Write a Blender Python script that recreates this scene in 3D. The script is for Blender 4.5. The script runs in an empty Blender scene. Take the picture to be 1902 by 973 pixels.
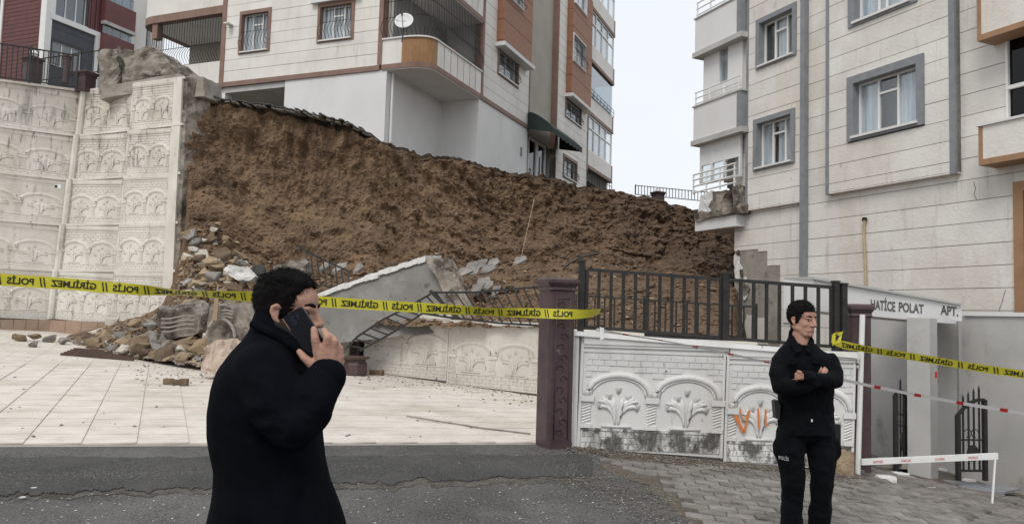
import bpy, bmesh, math, random
from math import radians, sin, cos, tan, pi, atan, sqrt
from mathutils import Vector as V, Matrix, noise, Quaternion
random.seed(7)
S = bpy.context.scene
C = S.collection
# ------------------------------------------------------------------ camera
CZ = 1.6; FPX = 1450.0
PITCH = atan(100.5/FPX); ROLL = radians(1.7)
camR = Matrix.Rotation(pi/2+PITCH, 3, 'X') @ Matrix.Rotation(ROLL, 3, 'Z')
cd = bpy.data.cameras.new('camera'); cam = bpy.data.objects.new('camera', cd); C.objects.link(cam)
cd.sensor_width = 36; cd.lens = FPX/1902*36; cd.clip_end = 2000; cd.clip_start = 0.05
cam.matrix_world = Matrix.Translation((0, 0, CZ)) @ camR.to_4x4()
S.camera = cam
# ------------------------------------------------------------------ sky (overcast) and sun
W = bpy.data.worlds.new('World'); S.world = W; W.use_nodes = True
nt = W.node_tree; nd = nt.nodes; nd.clear()
SUN_EL, SUN_AZ = radians(52), radians(205)      # azimuth from +Y clockwise: behind the camera's left shoulder
sky = nd.new('ShaderNodeTexSky'); sky.sky_type = 'NISHITA'; sky.sun_disc = False
sky.sun_elevation = SUN_EL; sky.sun_rotation = SUN_AZ; sky.dust_density = 4; sky.air_density = 1.2
tc = nd.new('ShaderNodeTexCoord'); mp = nd.new('ShaderNodeMapping'); mp.inputs['Scale'].default_value = (1, 1, 2.2)
no = nd.new('ShaderNodeTexNoise'); no.inputs['Scale'].default_value = 2.0; no.inputs['Detail'].default_value = 4
cr = nd.new('ShaderNodeValToRGB'); cr.color_ramp.elements[0].position = .3; cr.color_ramp.elements[1].position = .7
cr.color_ramp.elements[0].color = (7.4, 7.9, 8.5, 1); cr.color_ramp.elements[1].color = (8.4, 8.5, 8.6, 1)
mx = nd.new('ShaderNodeMix'); mx.data_type = 'RGBA'; mx.inputs['Factor'].default_value = .9
bg = nd.new('ShaderNodeBackground'); bg.inputs['Strength'].default_value = .10
ow = nd.new('ShaderNodeOutputWorld')
L = nt.links.new
L(tc.outputs['Generated'], mp.inputs[0]); L(mp.outputs[0], no.inputs['Vector']); L(no.outputs['Fac'], cr.inputs[0])
L(sky.outputs[0], mx.inputs['A']); L(cr.outputs[0], mx.inputs['B']); L(mx.outputs['Result'], bg.inputs[0]); L(bg.outputs[0], ow.inputs[0])
sd = bpy.data.lights.new('sun', 'SUN'); sd.energy = 1.3; sd.angle = radians(25); sd.color = (1, .955, .89)
so = bpy.data.objects.new('sun', sd); C.objects.link(so)
sdir = V((sin(SUN_AZ)*cos(SUN_EL), cos(SUN_AZ)*cos(SUN_EL), sin(SUN_EL)))
so.rotation_euler = sdir.to_track_quat('Z', 'Y').to_euler(); so.location = (0, 0, 60)
S.view_settings.view_transform = 'Standard'; S.view_settings.look = 'None'; S.view_settings.gamma = 1
S.view_settings.use_curve_mapping = False; S.view_settings.exposure = 0.3
S.render.resolution_x = 1024; S.render.resolution_y = 523
# ------------------------------------------------------------------ projection helpers (image measurements -> places)
def ray(x, y): return camR @ V(((x-951)/FPX, (486.5-y)/FPX, -1))
CAM = V((0, 0, CZ))
def P(x, y, D):
    d = ray(x, y); return CAM + d*(D/d.y)
def hit(x, y, p, n):
    d = ray(x, y); return CAM + d*((p-CAM).dot(n)/d.dot(n))
class Frame:
    def __init__(s, o, ex, ez=(0, 0, 1)):
        s.o = V(o); s.ex = V(ex); s.ez = V(ez); s.en = s.ex.cross(s.ez).normalized()
    def pt(s, u, v, n=0): return s.o + s.ex*u + s.ez*v + s.en*n
    def uv(s, x, y, n=0):
        q = hit(x, y, s.o+s.en*n, s.en) - s.o - s.en*n
        a, b, c = s.ex.dot(s.ex), s.ex.dot(s.ez), s.ez.dot(s.ez); d, e = q.dot(s.ex), q.dot(s.ez)
        k = a*c-b*b; return (d*c-e*b)/k, (e*a-d*b)/k
    def rect(s, x0, y0, x1, y1, n=0):
        u0, v1 = s.uv(x0, y0, n); u1, v0 = s.uv(x1, y1, n); return u0, u1, v0, v1
    def mat(s, u0, u1, v0, v1, n0, n1):
        M = Matrix.Identity(4); c = s.pt((u0+u1)/2, (v0+v1)/2, (n0+n1)/2)
        a, b, d = s.ex*(u1-u0), s.en*(n1-n0), s.ez*(v1-v0)
        for i in range(3): M[i][0], M[i][1], M[i][2], M[i][3] = a[i], -b[i], d[i], c[i]
        return M
# ------------------------------------------------------------------ object helpers
WM = {}
def place(o, M=None, parent=None):
    M = M or Matrix.Identity(4); WM[o.name] = M
    if o.name not in C.objects: C.objects.link(o)
    if parent is not None:
        o.parent = parent; o.matrix_parent_inverse = WM[parent.name].inverted()
    o.matrix_basis = M
    return o
def tag(o, label=None, cat=None, group=None, kind=None):
    if label: o['label'] = label
    if cat: o['category'] = cat
    if group: o['group'] = group
    if kind: o['kind'] = kind
    return o
def empty(name, loc, label, cat, group=None):
    o = bpy.data.objects.new(name, None); o.empty_display_size = .1
    place(o, Matrix.Translation(loc)); return tag(o, label, cat, group)
class MB:
    def __init__(s): s.v = []; s.f = []
    def add(s, vs, fs):
        k = len(s.v); s.v += [V(a) for a in vs]; s.f += [tuple(i+k for i in f) for f in fs]; return s
    def hexa(s, p):  # p: 8 points, bottom 4 ccw then top 4
        return s.add(p, [(3, 2, 1, 0), (4, 5, 6, 7), (0, 1, 5, 4), (1, 2, 6, 5), (2, 3, 7, 6), (3, 0, 4, 7)])
    def box(s, fr, u0, u1, v0, v1, n0, n1):
        q = lambda u, v, n: fr.pt(u, v, n)
        return s.hexa([q(u0, v0, n1), q(u1, v0, n1), q(u1, v0, n0), q(u0, v0, n0), q(u0, v1, n1), q(u1, v1, n1), q(u1, v1, n0), q(u0, v1, n0)])
    def cyl(s, c, r, h, n=12, r2=None):
        c = V(c); r2 = r if r2 is None else r2
        vs = [c+V((r*cos(2*pi*i/n), r*sin(2*pi*i/n), 0)) for i in range(n)] + [c+V((r2*cos(2*pi*i/n), r2*sin(2*pi*i/n), h)) for i in range(n)]
        return s.add(vs, [tuple(reversed(range(n))), tuple(range(n, 2*n))] + [(i, (i+1) % n, n+(i+1) % n, n+i) for i in range(n)])
    def tube(s, pts, r, n=6, sq=False):
        pts = [V(p) for p in pts]; k = len(pts); vs = []
        if sq: n = 4
        rr = r if isinstance(r, (list, tuple)) else [r]*k
        for i, p in enumerate(pts):
            t = (pts[min(i+1, k-1)]-pts[max(i-1, 0)]).normalized()
            a = t.cross(V((0, 0, 1)) if abs(t.z) < .9 else V((1, 0.2, 0))).normalized(); b = t.cross(a)
            for j in range(n):
                w = 2*pi*(j+.5*sq)/n; vs.append(p+(a*cos(w)+b*sin(w))*rr[i]*(1.35 if sq else 1))
        fs = [tuple(range(n)), tuple(reversed(range((k-1)*n, k*n)))]
        for i in range(k-1):
            for j in range(n): fs.append((i*n+j, (i+1)*n+j, (i+1)*n+(j+1) % n, i*n+(j+1) % n))
        return s.add(vs, fs)
    def prism(s, pts, d):
        pts = [V(p) for p in pts]; d = V(d); n = len(pts)
        return s.add(pts+[p+d for p in pts], [tuple(range(n)), tuple(reversed(range(n, 2*n)))] + [(i, n+i, n+(i+1) % n, (i+1) % n) for i in range(n)])
    def grid(s, rows):
        k = len(rows); n = len(rows[0])
        return s.add([p for r in rows for p in r], [(i*n+j, i*n+j+1, (i+1)*n+j+1, (i+1)*n+j) for i in range(k-1) for j in range(n-1)])
    def mesh(s, name, mat, off=None, smooth=False, fixn=True):
        me = bpy.data.meshes.new(name); o = off or V((0, 0, 0))
        me.from_pydata([tuple(a-o) for a in s.v], [], s.f)
        if fixn:
            bm = bmesh.new(); bm.from_mesh(me); bmesh.ops.recalc_face_normals(bm, faces=bm.faces[:]); bm.to_mesh(me); bm.free()
        for m in (mat if isinstance(mat, (list, tuple)) else [mat]): me.materials.append(m)
        if smooth:
            for p in me.polygons: p.use_smooth = True
        return me
    def build(s, name, mat, parent=None, smooth=False, fixn=True):
        n = max(1, len(s.v)); c = V((sum(a.x for a in s.v)/n, sum(a.y for a in s.v)/n, min(a.z for a in s.v)))
        o = bpy.data.objects.new(name, s.mesh(name, mat, c, smooth, fixn))
        return place(o, Matrix.Translation(c), parent)
_uc = {}
def unit(mat):
    if mat.name not in _uc:
        m = MB(); m.hexa([V(p)-V((.5, .5, .5)) for p in ((0, 0, 0), (1, 0, 0), (1, 1, 0), (0, 1, 0), (0, 0, 1), (1, 0, 1), (1, 1, 1), (0, 1, 1))])
        _uc[mat.name] = m.mesh('block', mat)
    return _uc[mat.name]
def bx(name, parent, mat, fr, u0, u1, v0, v1, n0, n1):
    o = bpy.data.objects.new(name, unit(mat))
    return place(o, fr.mat(min(u0, u1), max(u0, u1), min(v0, v1), max(v0, v1), min(n0, n1), max(n0, n1)), parent)
def inst(name, mesh, M, parent=None):
    return place(bpy.data.objects.new(name, mesh), M, parent)
def fbm(p, o=4, h=1.0): return noise.fractal(V(p), h, 2.0, o)
# ------------------------------------------------------------------ materials
def mat(name, c1, c2=None, scale=4, rough=.8, bump=0, bscale=40, stain=None, stretch=(1, 1, 1), metal=0, stains=None, lo=.35, hi=.65, rnd=0, spec=.4, coord='pos', grad=None):
    m = bpy.data.materials.new(name); m.use_nodes = True; t = m.node_tree; n = t.nodes; b = n['Principled BSDF']; K = t.links.new
    b.inputs['Roughness'].default_value = rough; b.inputs['Metallic'].default_value = metal; b.inputs['Specular IOR Level'].default_value = spec
    if coord == 'pos': src = n.new('ShaderNodeNewGeometry').outputs['Position']
    else: src = n.new('ShaderNodeTexCoord').outputs['Object']
    def nz(sc, st=(1, 1, 1), det=5):
        mpn = n.new('ShaderNodeMapping'); mpn.inputs['Scale'].default_value = st; K(src, mpn.inputs[0])
        x = n.new('ShaderNodeTexNoise'); x.inputs['Scale'].default_value = sc; x.inputs['Detail'].default_value = det; x.inputs['Roughness'].default_value = .62
        K(mpn.outputs[0], x.inputs['Vector']); return x.outputs['Fac']
    def ramp(f, a, z):
        r = n.new('ShaderNodeMapRange'); r.inputs['From Min'].default_value = a; r.inputs['From Max'].default_value = z; K(f, r.inputs['Value']); return r.outputs['Result']
    def mixc(f, A, B):
        x = n.new('ShaderNodeMix'); x.data_type = 'RGBA'
        if isinstance(f, (float, int)): x.inputs['Factor'].default_value = f
        else: K(f, x.inputs['Factor'])
        for q, w in (('A', A), ('B', B)):
            if isinstance(w, tuple): x.inputs[q].default_value = (*w, 1)
            else: K(w, x.inputs[q])
        return x.outputs['Result']
    col = c1
    if c2: col = mixc(ramp(nz(scale, stretch), lo, hi), c1, c2)
    for st in (stains or ([stain] if stain else [])):   # (colour, scale, lo, hi, stretch, amount)
        f = ramp(nz(st[1], st[4] if len(st) > 4 else (1, 1, 1), 6), st[2], st[3])
        if len(st) > 5:
            mm = n.new('ShaderNodeMath'); mm.operation = 'MULTIPLY'; mm.inputs[1].default_value = st[5]; K(f, mm.inputs[0]); f = mm.outputs[0]
        col = mixc(f, col if not isinstance(col, tuple) else col, st[0])
    if grad:   # (axis, from, to, colour, amount): the soil itself changes along the cut
        sx = n.new('ShaderNodeSeparateXYZ'); K(src, sx.inputs[0]); f = ramp(sx.outputs[grad[0]], grad[1], grad[2]); mm = n.new('ShaderNodeMath'); mm.operation = 'MULTIPLY'; mm.inputs[1].default_value = grad[4]; K(f, mm.inputs[0]); col = mixc(mm.outputs[0], col, grad[3])
    if rnd:
        oi = n.new('ShaderNodeObjectInfo'); hs = n.new('ShaderNodeHueSaturation')
        mr = n.new('ShaderNodeMapRange'); mr.inputs['To Min'].default_value = 1-rnd; mr.inputs['To Max'].default_value = 1+rnd; K(oi.outputs['Random'], mr.inputs['Value'])
        K(mr.outputs[0], hs.inputs['Value'])
        if isinstance(col, tuple): hs.inputs['Color'].default_value = (*col, 1)
        else: K(col, hs.inputs['Color'])
        col = hs.outputs[0]
    if isinstance(col, tuple): b.inputs['Base Color'].default_value = (*col, 1)
    else: K(col, b.inputs['Base Color'])
    if bump:
        bn = n.new('ShaderNodeBump'); bn.inputs['Strength'].default_value = bump; bn.inputs['Distance'].default_value = .02
        K(nz(bscale, (1, 1, 1), 6), bn.inputs['Height']); K(bn.outputs[0], b.inputs['Normal'])
    return m
def glass_mat(name, tint, refl, rough=.03):
    m = bpy.data.materials.new(name); m.use_nodes = True; t = m.node_tree; n = t.nodes; n.clear(); K = t.links.new
    o = n.new('ShaderNodeOutputMaterial'); a = n.new('ShaderNodeBsdfTransparent'); g = n.new('ShaderNodeBsdfGlossy'); x = n.new('ShaderNodeMixShader')
    a.inputs[0].default_value = (*tint, 1); g.inputs['Roughness'].default_value = rough
    lf = n.new('ShaderNodeLayerWeight'); lf.inputs['Blend'].default_value = .5; lw = n.new('ShaderNodeMath'); lw.operation = 'POWER'; lw.inputs[1].default_value = 3.5; K(lf.outputs['Facing'], lw.inputs[0])
    ad = n.new('ShaderNodeMath'); ad.operation = 'ADD'; ad.inputs[1].default_value = refl; ad.use_clamp = True
    K(lw.outputs[0], ad.inputs[0]); K(ad.outputs[0], x.inputs[0]); K(a.outputs[0], x.inputs[1]); K(g.outputs[0], x.inputs[2]); K(x.outputs[0], o.inputs[0]); return m
MT = {}
MOLD = (.06, .055, .045)
MT['asphalt'] = mat('asphalt', (.092, .089, .085), (.145, .14, .132), 1.3, .85, .8, 90, stains=[((.03, .03, .03), .8, .5, .7, (1, 1, 1), .6), ((.022, .022, .022), 48, .50, .60, (1, 1, 1), .75), ((.25, .245, .23), 62, .60, .68), ((.22, .21, .195), .5, .52, .66, (1, 1, 1), .35), ((.30, .29, .27), 22, .70, .73)])
MT['asphalt_new'] = mat('asphalt_new', (.052, .051, .05), (.085, .083, .08), 2, .85, .9, 80, stains=[((.02, .02, .02), 45, .50, .60, (1, 1, 1), .8), ((.22, .215, .2), 58, .60, .68), ((.30, .29, .27), 25, .69, .72), ((.085, .082, .078), 1.2, .5, .65, (1, 1, 1), .7)])
MT['dirt'] = mat('dirt', (.075, .07, .062), (.125, .115, .10), 9, .95, 1, 60, stains=[((.06, .05, .04), 5, .5, .62), ((.42, .38, .32), 45, .62, .68)])
MT['ground'] = mat('ground', (.12, .11, .09), (.17, .15, .12), 3, .95, .5, 40)
MT['tile'] = mat('tile', (.60, .55, .49), (.69, .645, .585), 2.5, .55, .15, 60, stains=[((.42, .36, .29), .6, .48, .70, (1, 1, 1), .6), ((.36, .30, .23), 3.2, .56, .72, (1, 1, 1), .45), ((.2, .17, .13), 26, .69, .73)], rnd=.04)
MT['grout'] = mat('grout', (.48, .435, .38), (.57, .52, .46), 5, .9)
MT['paver'] = mat('paver', (.17, .155, .14), (.26, .24, .22), 7, .9, .6, 90, stains=[((.07, .06, .05), 2.2, .5, .68, (1, 1, 1), .7)], rnd=.16)
MT['sand'] = mat('sand', (.09, .075, .06), (.14, .12, .095), 12, .95, .6, 80)
SOIL_ST = [((.30, .205, .115), 1.5, .52, .74, (1.6, 1.6, .4), .55), ((.06, .04, .025), .7, .52, .72, (1, 1, 1), .6), ((.065, .044, .028), 3.0, .56, .70, (2.2, 2.2, .3), .5), ((.31, .23, .145), 5.5, .60, .72, (.6, .6, 1.8), .4), ((.05, .033, .022), 30, .57, .63, (1, 1, 1), .45), ((.40, .32, .22), 26, .65, .69)]
MT['soil'] = mat('soil', (.112, .069, .041), (.19, .122, .072), 1.1, .95, .6, 30, stains=SOIL_ST, lo=.34, hi=.64, grad=(0, -1.5, 5.5, (.075, .048, .034), .6))
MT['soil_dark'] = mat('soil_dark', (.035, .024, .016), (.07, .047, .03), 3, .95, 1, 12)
MT['panel'] = mat('panel', (.60, .565, .51), (.70, .67, .62), 1.6, .75, .12, 60, stains=[((.42, .37, .30), .9, .5, .72, (1, 1, .35), .55), (MOLD, 2.3, .62, .75, (1.8, 1.8, .5), .6), (MOLD, 11, .65, .70, (1, 1, .35), .7), ((.36, .30, .22), 5, .6, .7, (1, 1, .3), .6)])
MT['panel_moldy'] = mat('panel_moldy', (.58, .54, .485), (.68, .645, .595), 1.6, .75, .12, 60, stains=[((.40, .34, .26), .9, .48, .70, (1, 1, .35), .65), (MOLD, 1.6, .55, .70, (2.2, 2.2, .7), .6), (MOLD, 8, .57, .66, (1.6, 1.6, .2), .65), ((.36, .30, .22), 5, .6, .7, (1, 1, .3), .6)])
MT['panel_front'] = mat('panel_front', (.61, .605, .59), (.70, .695, .68), 1.2, .7, .15, 50, stains=[((.44, .41, .36), 1.4, .5, .72, (1, 1, .4), .6), ((.30, .28, .24), 4.5, .6, .72, (1.5, 1.5, .3), .5), (MOLD, 7, .65, .70, (1, 1, .5), .85)])
MT['panel_base'] = mat('panel_base', (.62, .61, .58), (.74, .73, .71), 2, .7, .1, 60, stains=[(MOLD, 5, .42, .56, (1, 1, .7), .9), (MOLD, 16, .52, .6, (1, 1, .6), .7)])
MT['concrete'] = mat('concrete', (.25, .225, .195), (.36, .33, .295), 2, .9, .5, 30, stains=[((.17, .15, .13), 3, .55, .7)])
MT['concrete_rough'] = mat('concrete_rough', (.17, .145, .12), (.33, .295, .255), 5, .95, 1, 14, stains=[((.07, .055, .045), 2.4, .48, .62), ((.40, .37, .32), 9, .62, .7)])
MT['slab'] = mat('slab', (.165, .158, .148), (.215, .207, .195), 1.5, .9, .3, 40, stains=[((.28, .27, .255), 1.2, .55, .75), ((.10, .09, .08), 5, .6, .7)])
MT['chalk'] = mat('chalk', (.55, .54, .52), (.75, .74, .72), 9, .9, .8, 30)
MT['brown_post'] = mat('brown_post', (.055, .032, .036), (.085, .052, .055), 5, .5, .2, 40, stains=[((.17, .13, .12), 12, .66, .74)])
MT['black_iron'] = mat('black_iron', (.016, .015, .015), (.03, .027, .025), 12, .5, .2, 60, stains=[((.09, .045, .025), 20, .66, .72)])
MT['white_paint'] = mat('white_paint', (.76, .76, .75), (.70, .70, .68), 4, .45)
MT['clad_left'] = mat('clad_left', (.68, .65, .61), (.75, .725, .685), 1.2, .8, .3, 30, stains=[((.50, .45, .39), 1.0, .52, .75, (1, 1, .25), .5), ((.42, .37, .31), 3.5, .6, .72, (1.6, 1.6, .18), .4)], rnd=.03)
MT['clad_right'] = mat('clad_right', (.66, .625, .585), (.74, .715, .68), 1.0, .8, .6, 14, stains=[((.52, .43, .33), .6, .5, .75, (1, 1, .4), .55), ((.40, .34, .28), 2.6, .58, .72, (1.7, 1.7, .2), .45), ((.3, .26, .22), 8, .66, .72, (1, 1, .5), .5)], rnd=.05)
MT['joint'] = mat('joint', (.13, .12, .115), (.2, .19, .18), 6, .9)
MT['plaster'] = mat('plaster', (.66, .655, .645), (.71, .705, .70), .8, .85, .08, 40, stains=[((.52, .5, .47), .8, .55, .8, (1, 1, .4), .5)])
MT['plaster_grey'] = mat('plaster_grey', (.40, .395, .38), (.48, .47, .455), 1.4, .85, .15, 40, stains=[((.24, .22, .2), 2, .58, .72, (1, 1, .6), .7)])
MT['brown_trim'] = mat('brown_trim', (.20, .125, .10), (.25, .16, .13), 3, .7)
MT['orange_trim'] = mat('orange_trim', (.30, .17, .09), (.36, .21, .12), 3, .6)
MT['grey_trim'] = mat('grey_trim', (.20, .21, .225), (.25, .26, .275), 5, .8, .2, 60)
MT['wood_clad'] = mat('wood_clad', (.23, .10, .055), (.31, .15, .085), 3, .6, 0, 1, stretch=(1, 1, 8), rnd=.05)
MT['wood_gold'] = mat('wood_gold', (.24, .125, .05), (.33, .18, .08), 6, .5, stretch=(3, 3, .6))
MT['taupe'] = mat('taupe', (.34, .31, .265), (.39, .355, .305), 1, .8, .1, 30)
MT['pvc'] = mat('pvc', (.72, .72, .71), None, 1, .35)
MT['red_clad'] = mat('red_clad', (.105, .036, .036), (.135, .048, .046), 3, .55, rnd=.05)
MT['red_flat'] = mat('red_flat', (.125, .045, .045), (.15, .055, .053), 2, .6)
MT['slate'] = mat('slate', (.05, .058, .07), (.065, .074, .088), 2, .5, rnd=.04)
MT['dark_room'] = mat('dark_room', (.02, .02, .022), (.04, .038, .036), 2, .9)
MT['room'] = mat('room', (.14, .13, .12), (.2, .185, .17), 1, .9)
MT['curtain'] = mat('curtain', (.72, .73, .73), (.50, .52, .53), 7, .9, stretch=(1, 1, .1))
MT['glass'] = glass_mat('glass', (.93, .96, .98), .09)
MT['glass_blue'] = glass_mat('glass_blue', (.42, .52, .58), .16)
MT['glass_dark'] = glass_mat('glass_dark', (.10, .11, .13), .03)
MT['green_awning'] = mat('green_awning', (.015, .028, .024), (.025, .042, .035), 4, .8)
MT['dish'] = mat('dish', (.62, .63, .63), None, 1, .4)
MT['yellow_tape'] = mat('yellow_tape', (.62, .57, .05), (.55, .50, .035), 3, .35)
MT['ink'] = mat('ink', (.02, .02, .012), None, 1, .6)
MT['red_tape'] = mat('red_tape', (.55, .03, .03), None, 1, .4)
MT['white_tape'] = mat('white_tape', (.75, .75, .75), None, 1, .4)
MT['orange_spray'] = mat('orange_spray', (.62, .17, .03), (.55, .2, .06), 30, .7)
MT['skirting'] = mat('skirting', (.27, .19, .14), (.34, .25, .19), 3, .5, rnd=.08)
MT['stone_tan'] = mat('stone_tan', (.20, .145, .09), (.36, .275, .18), 4, .95, .8, 25, rnd=.22)
MT['stone_grey'] = mat('stone_grey', (.17, .155, .14), (.30, .28, .26), 5, .95, .8, 25, rnd=.22)
MT['stone_pale'] = mat('stone_pale', (.40, .355, .295), (.54, .50, .44), 4, .9, .6, 25, rnd=.1)
MT['stone_brown'] = mat('stone_brown', (.11, .075, .05), (.19, .135, .09), 5, .95, .8, 25, rnd=.25)
MT['pink_lump'] = mat('pink_lump', (.46, .36, .29), (.56, .46, .39), 5, .95, .9, 22, stains=[((.3, .24, .2), 6, .55, .7)])
MT['timber'] = mat('timber', (.24, .17, .11), (.34, .25, .17), 5, .8, stretch=(1, 1, .2))
MT['rust_iron'] = mat('rust_iron', (.05, .032, .025), (.09, .055, .04), 9, .7)
# ------------------------------------------------------------------ street and ground
def G(x, y):
    x = max(-14, min(14, x)); y = max(-8, min(22, y))
    d = max(0, x-3.9); return .1-.045*(x-.6)+.015*(y-9.2)-.12*min(d, 3.5)
def sheet(name, xs, ys, dz, m, fn=G):
    dip = lambda x, y: -.25 if (x-.3)*-.4083+(y-9.25)*.9128 > .55 and x < 6 and abs(x) < 30 else 0
    b = MB(); b.grid([[V((x, y, fn(x, y)+dz+dip(x, y))) for x in xs] for y in ys]); o = b.build(name, m, fixn=False); return tag(o, kind='structure')
lin = lambda a, b, n: [a+(b-a)*i/(n-1) for i in range(n)]
sheet('ground', [-400, -120, -40]+lin(-14, 14, 29)+[40, 120, 400], [-300, -60]+lin(-8, 22, 16)+[60, 200, 500], -.10, MT['ground'])
sheet('street', lin(-14, 14, 57), lin(-8, 11, 39), 0, MT['asphalt'])
EX, DX = V((.9128, .4083, 0)), V((-.4083, .9128, 0))      # plot axes: across and away
CO = V((.30, 9.25, .135))
SE, SD = -.036, .030
def cz(x, y):
    q = V((x, y, 0))-CO; return CO.z+SE*(q.x*EX.x+q.y*EX.y)+SD*(q.x*DX.x+q.y*DX.y)
cn = (EX+V((0, 0, SE))).cross(DX+V((0, 0, SD))).normalized()
def floor_at(x, y, dz=0): return hit(x, y, CO+V((0, 0, dz)), cn)
def fl(a, b, dz=0): # courtyard coords -> world
    return CO+EX*a+DX*b+V((0, 0, SE*a+SD*b+dz))
court = MB(); court.add([fl(-16, 0, -.004), fl(3.6, 0, -.004), fl(3.6, 16, -.004), fl(-16, 16, -.004), fl(-16, 0, -.3), fl(3.6, 0, -.3), fl(3.6, 16, -.3), fl(-16, 16, -.3)], [(0, 1, 2, 3), (0, 4, 5, 1), (1, 5, 6, 2), (2, 6, 7, 3), (3, 7, 4, 0)])
court = tag(court.build('courtyard', MT['grout']), kind='structure')
TS = .465
tm = MB(); w = TS/2-.0016
tm.add([V((sx*w, sy*w, 0)) for sx, sy in ((-1, -1), (1, -1), (1, 1), (-1, 1))]+[V((sx*(w-.001), sy*(w-.001), .012)) for sx, sy in ((-1, -1), (1, -1), (1, 1), (-1, 1))], [(4, 5, 6, 7), (0, 1, 5, 4), (1, 2, 6, 5), (2, 3, 7, 6), (3, 0, 4, 7)])
tilem = tm.mesh('tile', MT['tile'])
tl = []
for i in range(-34, 7):
    for j in range(0, 33):
        p = fl((i+.5)*TS, (j+.5)*TS, -.006); tl.append((p.length, i, j, p))
tl.sort(key=lambda a: a[0]+ (1000 if a[3].x < -a[3].y*.72 else 0))
RM = Matrix((EX+V((0, 0, SE)), DX+V((0, 0, SD)), V((0, 0, 1)))).transposed().to_4x4()
rest = MB()
for k, (d, i, j, p) in enumerate(tl):
    tilt = Matrix.Rotation(random.gauss(0, .0022), 4, 'X') @ Matrix.Rotation(random.gauss(0, .0022), 4, 'Y')
    M = Matrix.Translation(p) @ RM @ tilt
    if k < 300: inst('tile', tilem, M, court)
    else: rest.add([M @ v.co for v in tilem.vertices], [tuple(q.vertices) for q in tilem.polygons])
tag(rest.build('tile_field', MT['tile'], court), kind='stuff')
# strip of newer asphalt along the courtyard edge, with the dirty gap in front of it
def strip(name, pa, pb, m, h, nseg, jit, kind='structure'):
    rows = [[], [], [], []]
    for k in range(nseg+1):
        t = k/nseg; x = -60+ t*1160
        ja, jb = (fbm((x*.013, 3, 0), 3)*jit*1.0, fbm((x*.02, 9, 0), 4)*jit*2.2+fbm((x*.31, 4, h*90), 2)*jit*.5)
        a = hit(x, pa(x)+ja, V((0, 0, G(0, 8))), V((.045, -.015, 1))); b = hit(x, pb(x)+jb, V((0, 0, G(0, 8))), V((.045, -.015, 1)))
        for r, (q, dz) in enumerate(((a, -.05), (a, h), (b, h*.8), (b, -.05))): rows[r].append(V((q.x, q.y, G(q.x, q.y)+dz)))
    b = MB(); b.grid(list(reversed(rows))); o = b.build(name, m, fixn=False); return tag(o, kind=kind)
strip('asphalt_strip', lambda x: 826, lambda x: 889-.028*x if x < 500 else 875-.022*(x-500), MT['asphalt_new'], .018, 400, 4.5)
strip('dirt_path', lambda x: 872-.01*x, lambda x: 895-.022*x, MT['dirt'], .006, 120, 4)
# paved forecourt of interlocking blocks
def gp(x, y): return hit(x, y, V((.6, 9.2, .1)), V((.045, -.015, 1)).normalized())
PA = math.atan2(-.06, 1)
pu, pw = V((cos(-.12), sin(-.12), 0)), V((-sin(-.12), cos(-.12), 0))
bed = MB(); xs = lin(-.4, 14, 49); ys = lin(3.0, 11.5, 35)
bed.grid([[V((max(x, .95+(8.9-y)*.22+.25*fbm((0, y*1.3, 2), 3)), y, G(max(x, .95+(8.9-y)*.22), y)+.004)) for x in xs] for y in ys]); bed = tag(bed.build('paved_forecourt', MT['sand'], fixn=False), kind='structure')
PWd, PDp = .235, .172
def pav():
    b = MB(); n = 8; top = []; f = lambda t: .016*sin(2*pi*t); g = .0045
    ring = [V((-PWd/2+g+(PWd-2*g)*k/n, -PDp/2+g+f(k/n), 0)) for k in range(n+1)] + [V((PWd/2-g-(PWd-2*g)*k/n, PDp/2-g+f(1-k/n), 0)) for k in range(n+1)]
    m = len(ring); c = V((0, 0, 0)); inn = [r*.955+V((0, 0, .022)) for r in ring]; mid = [r+V((0, 0, .014)) for r in ring]
    b.add(ring+mid+inn, [tuple(range(2*m, 3*m))]+[(i, (i+1) % m, m+(i+1) % m, m+i) for i in range(m)]+[(m+i, m+(i+1) % m, 2*m+(i+1) % m, 2*m+i) for i in range(m)])
    return b.mesh('paver', MT['paver'], fixn=False)
pm = pav(); pl = []
for i in range(-30, 60):
    for j in range(-40, 40):
        q = V((2.5, 7.2, 0))+pu*((i+.5*(j % 2))*PWd)+pw*(j*PDp); x, y = q.x, q.y
        if y < 4.4 or y > 10.6: continue
        if x < 1.05+(8.9-y)*.22+.3*fbm((x*.5, y*1.1, 5), 3): continue
        if y > 8.72-.055*(x-.6) and x < 4.05: continue
        if x > 4.2 and y > 9.6: continue
        if x > .95*y+.3: continue
        pl.append((y+abs(x-.25*y)*.3 if x < .67*y and y > 5.2 else 99+y, x, y))
pl.sort(); rest = MB()
for k, (d, x, y) in enumerate(pl):
    z = G(x, y)-.004+random.gauss(0, .003)
    M = Matrix.Translation((x, y, z)) @ Matrix.Rotation(-.12+random.gauss(0, .012), 4, 'Z') @ Matrix.Rotation(random.gauss(.0, .012), 4, 'X') @ Matrix.Rotation(.045+random.gauss(0, .012), 4, 'Y')
    if k < 300: inst('paver', pm, M, bed)
    else: rest.add([M @ v.co for v in pm.vertices], [tuple(q.vertices) for q in pm.polygons])
if rest.v: tag(rest.build('paver_field', MT['paver'], bed, fixn=False), kind='stuff')

# ------------------------------------------------------------------ building axes
RV, LV = V((.383, .9237, 0)), V((.9237, -.383, 0))   # left apartment block: away along its side, and along its front (pointing right)
C1 = V((-2.9, 24.6, 0))
FL = Frame(C1, LV); FR = Frame(C1, RV)               # front face, side face
BV = V((.4083, -.9128, 0)); FB = Frame((8.56, 19.1, 0), BV)   # right apartment block
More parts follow.
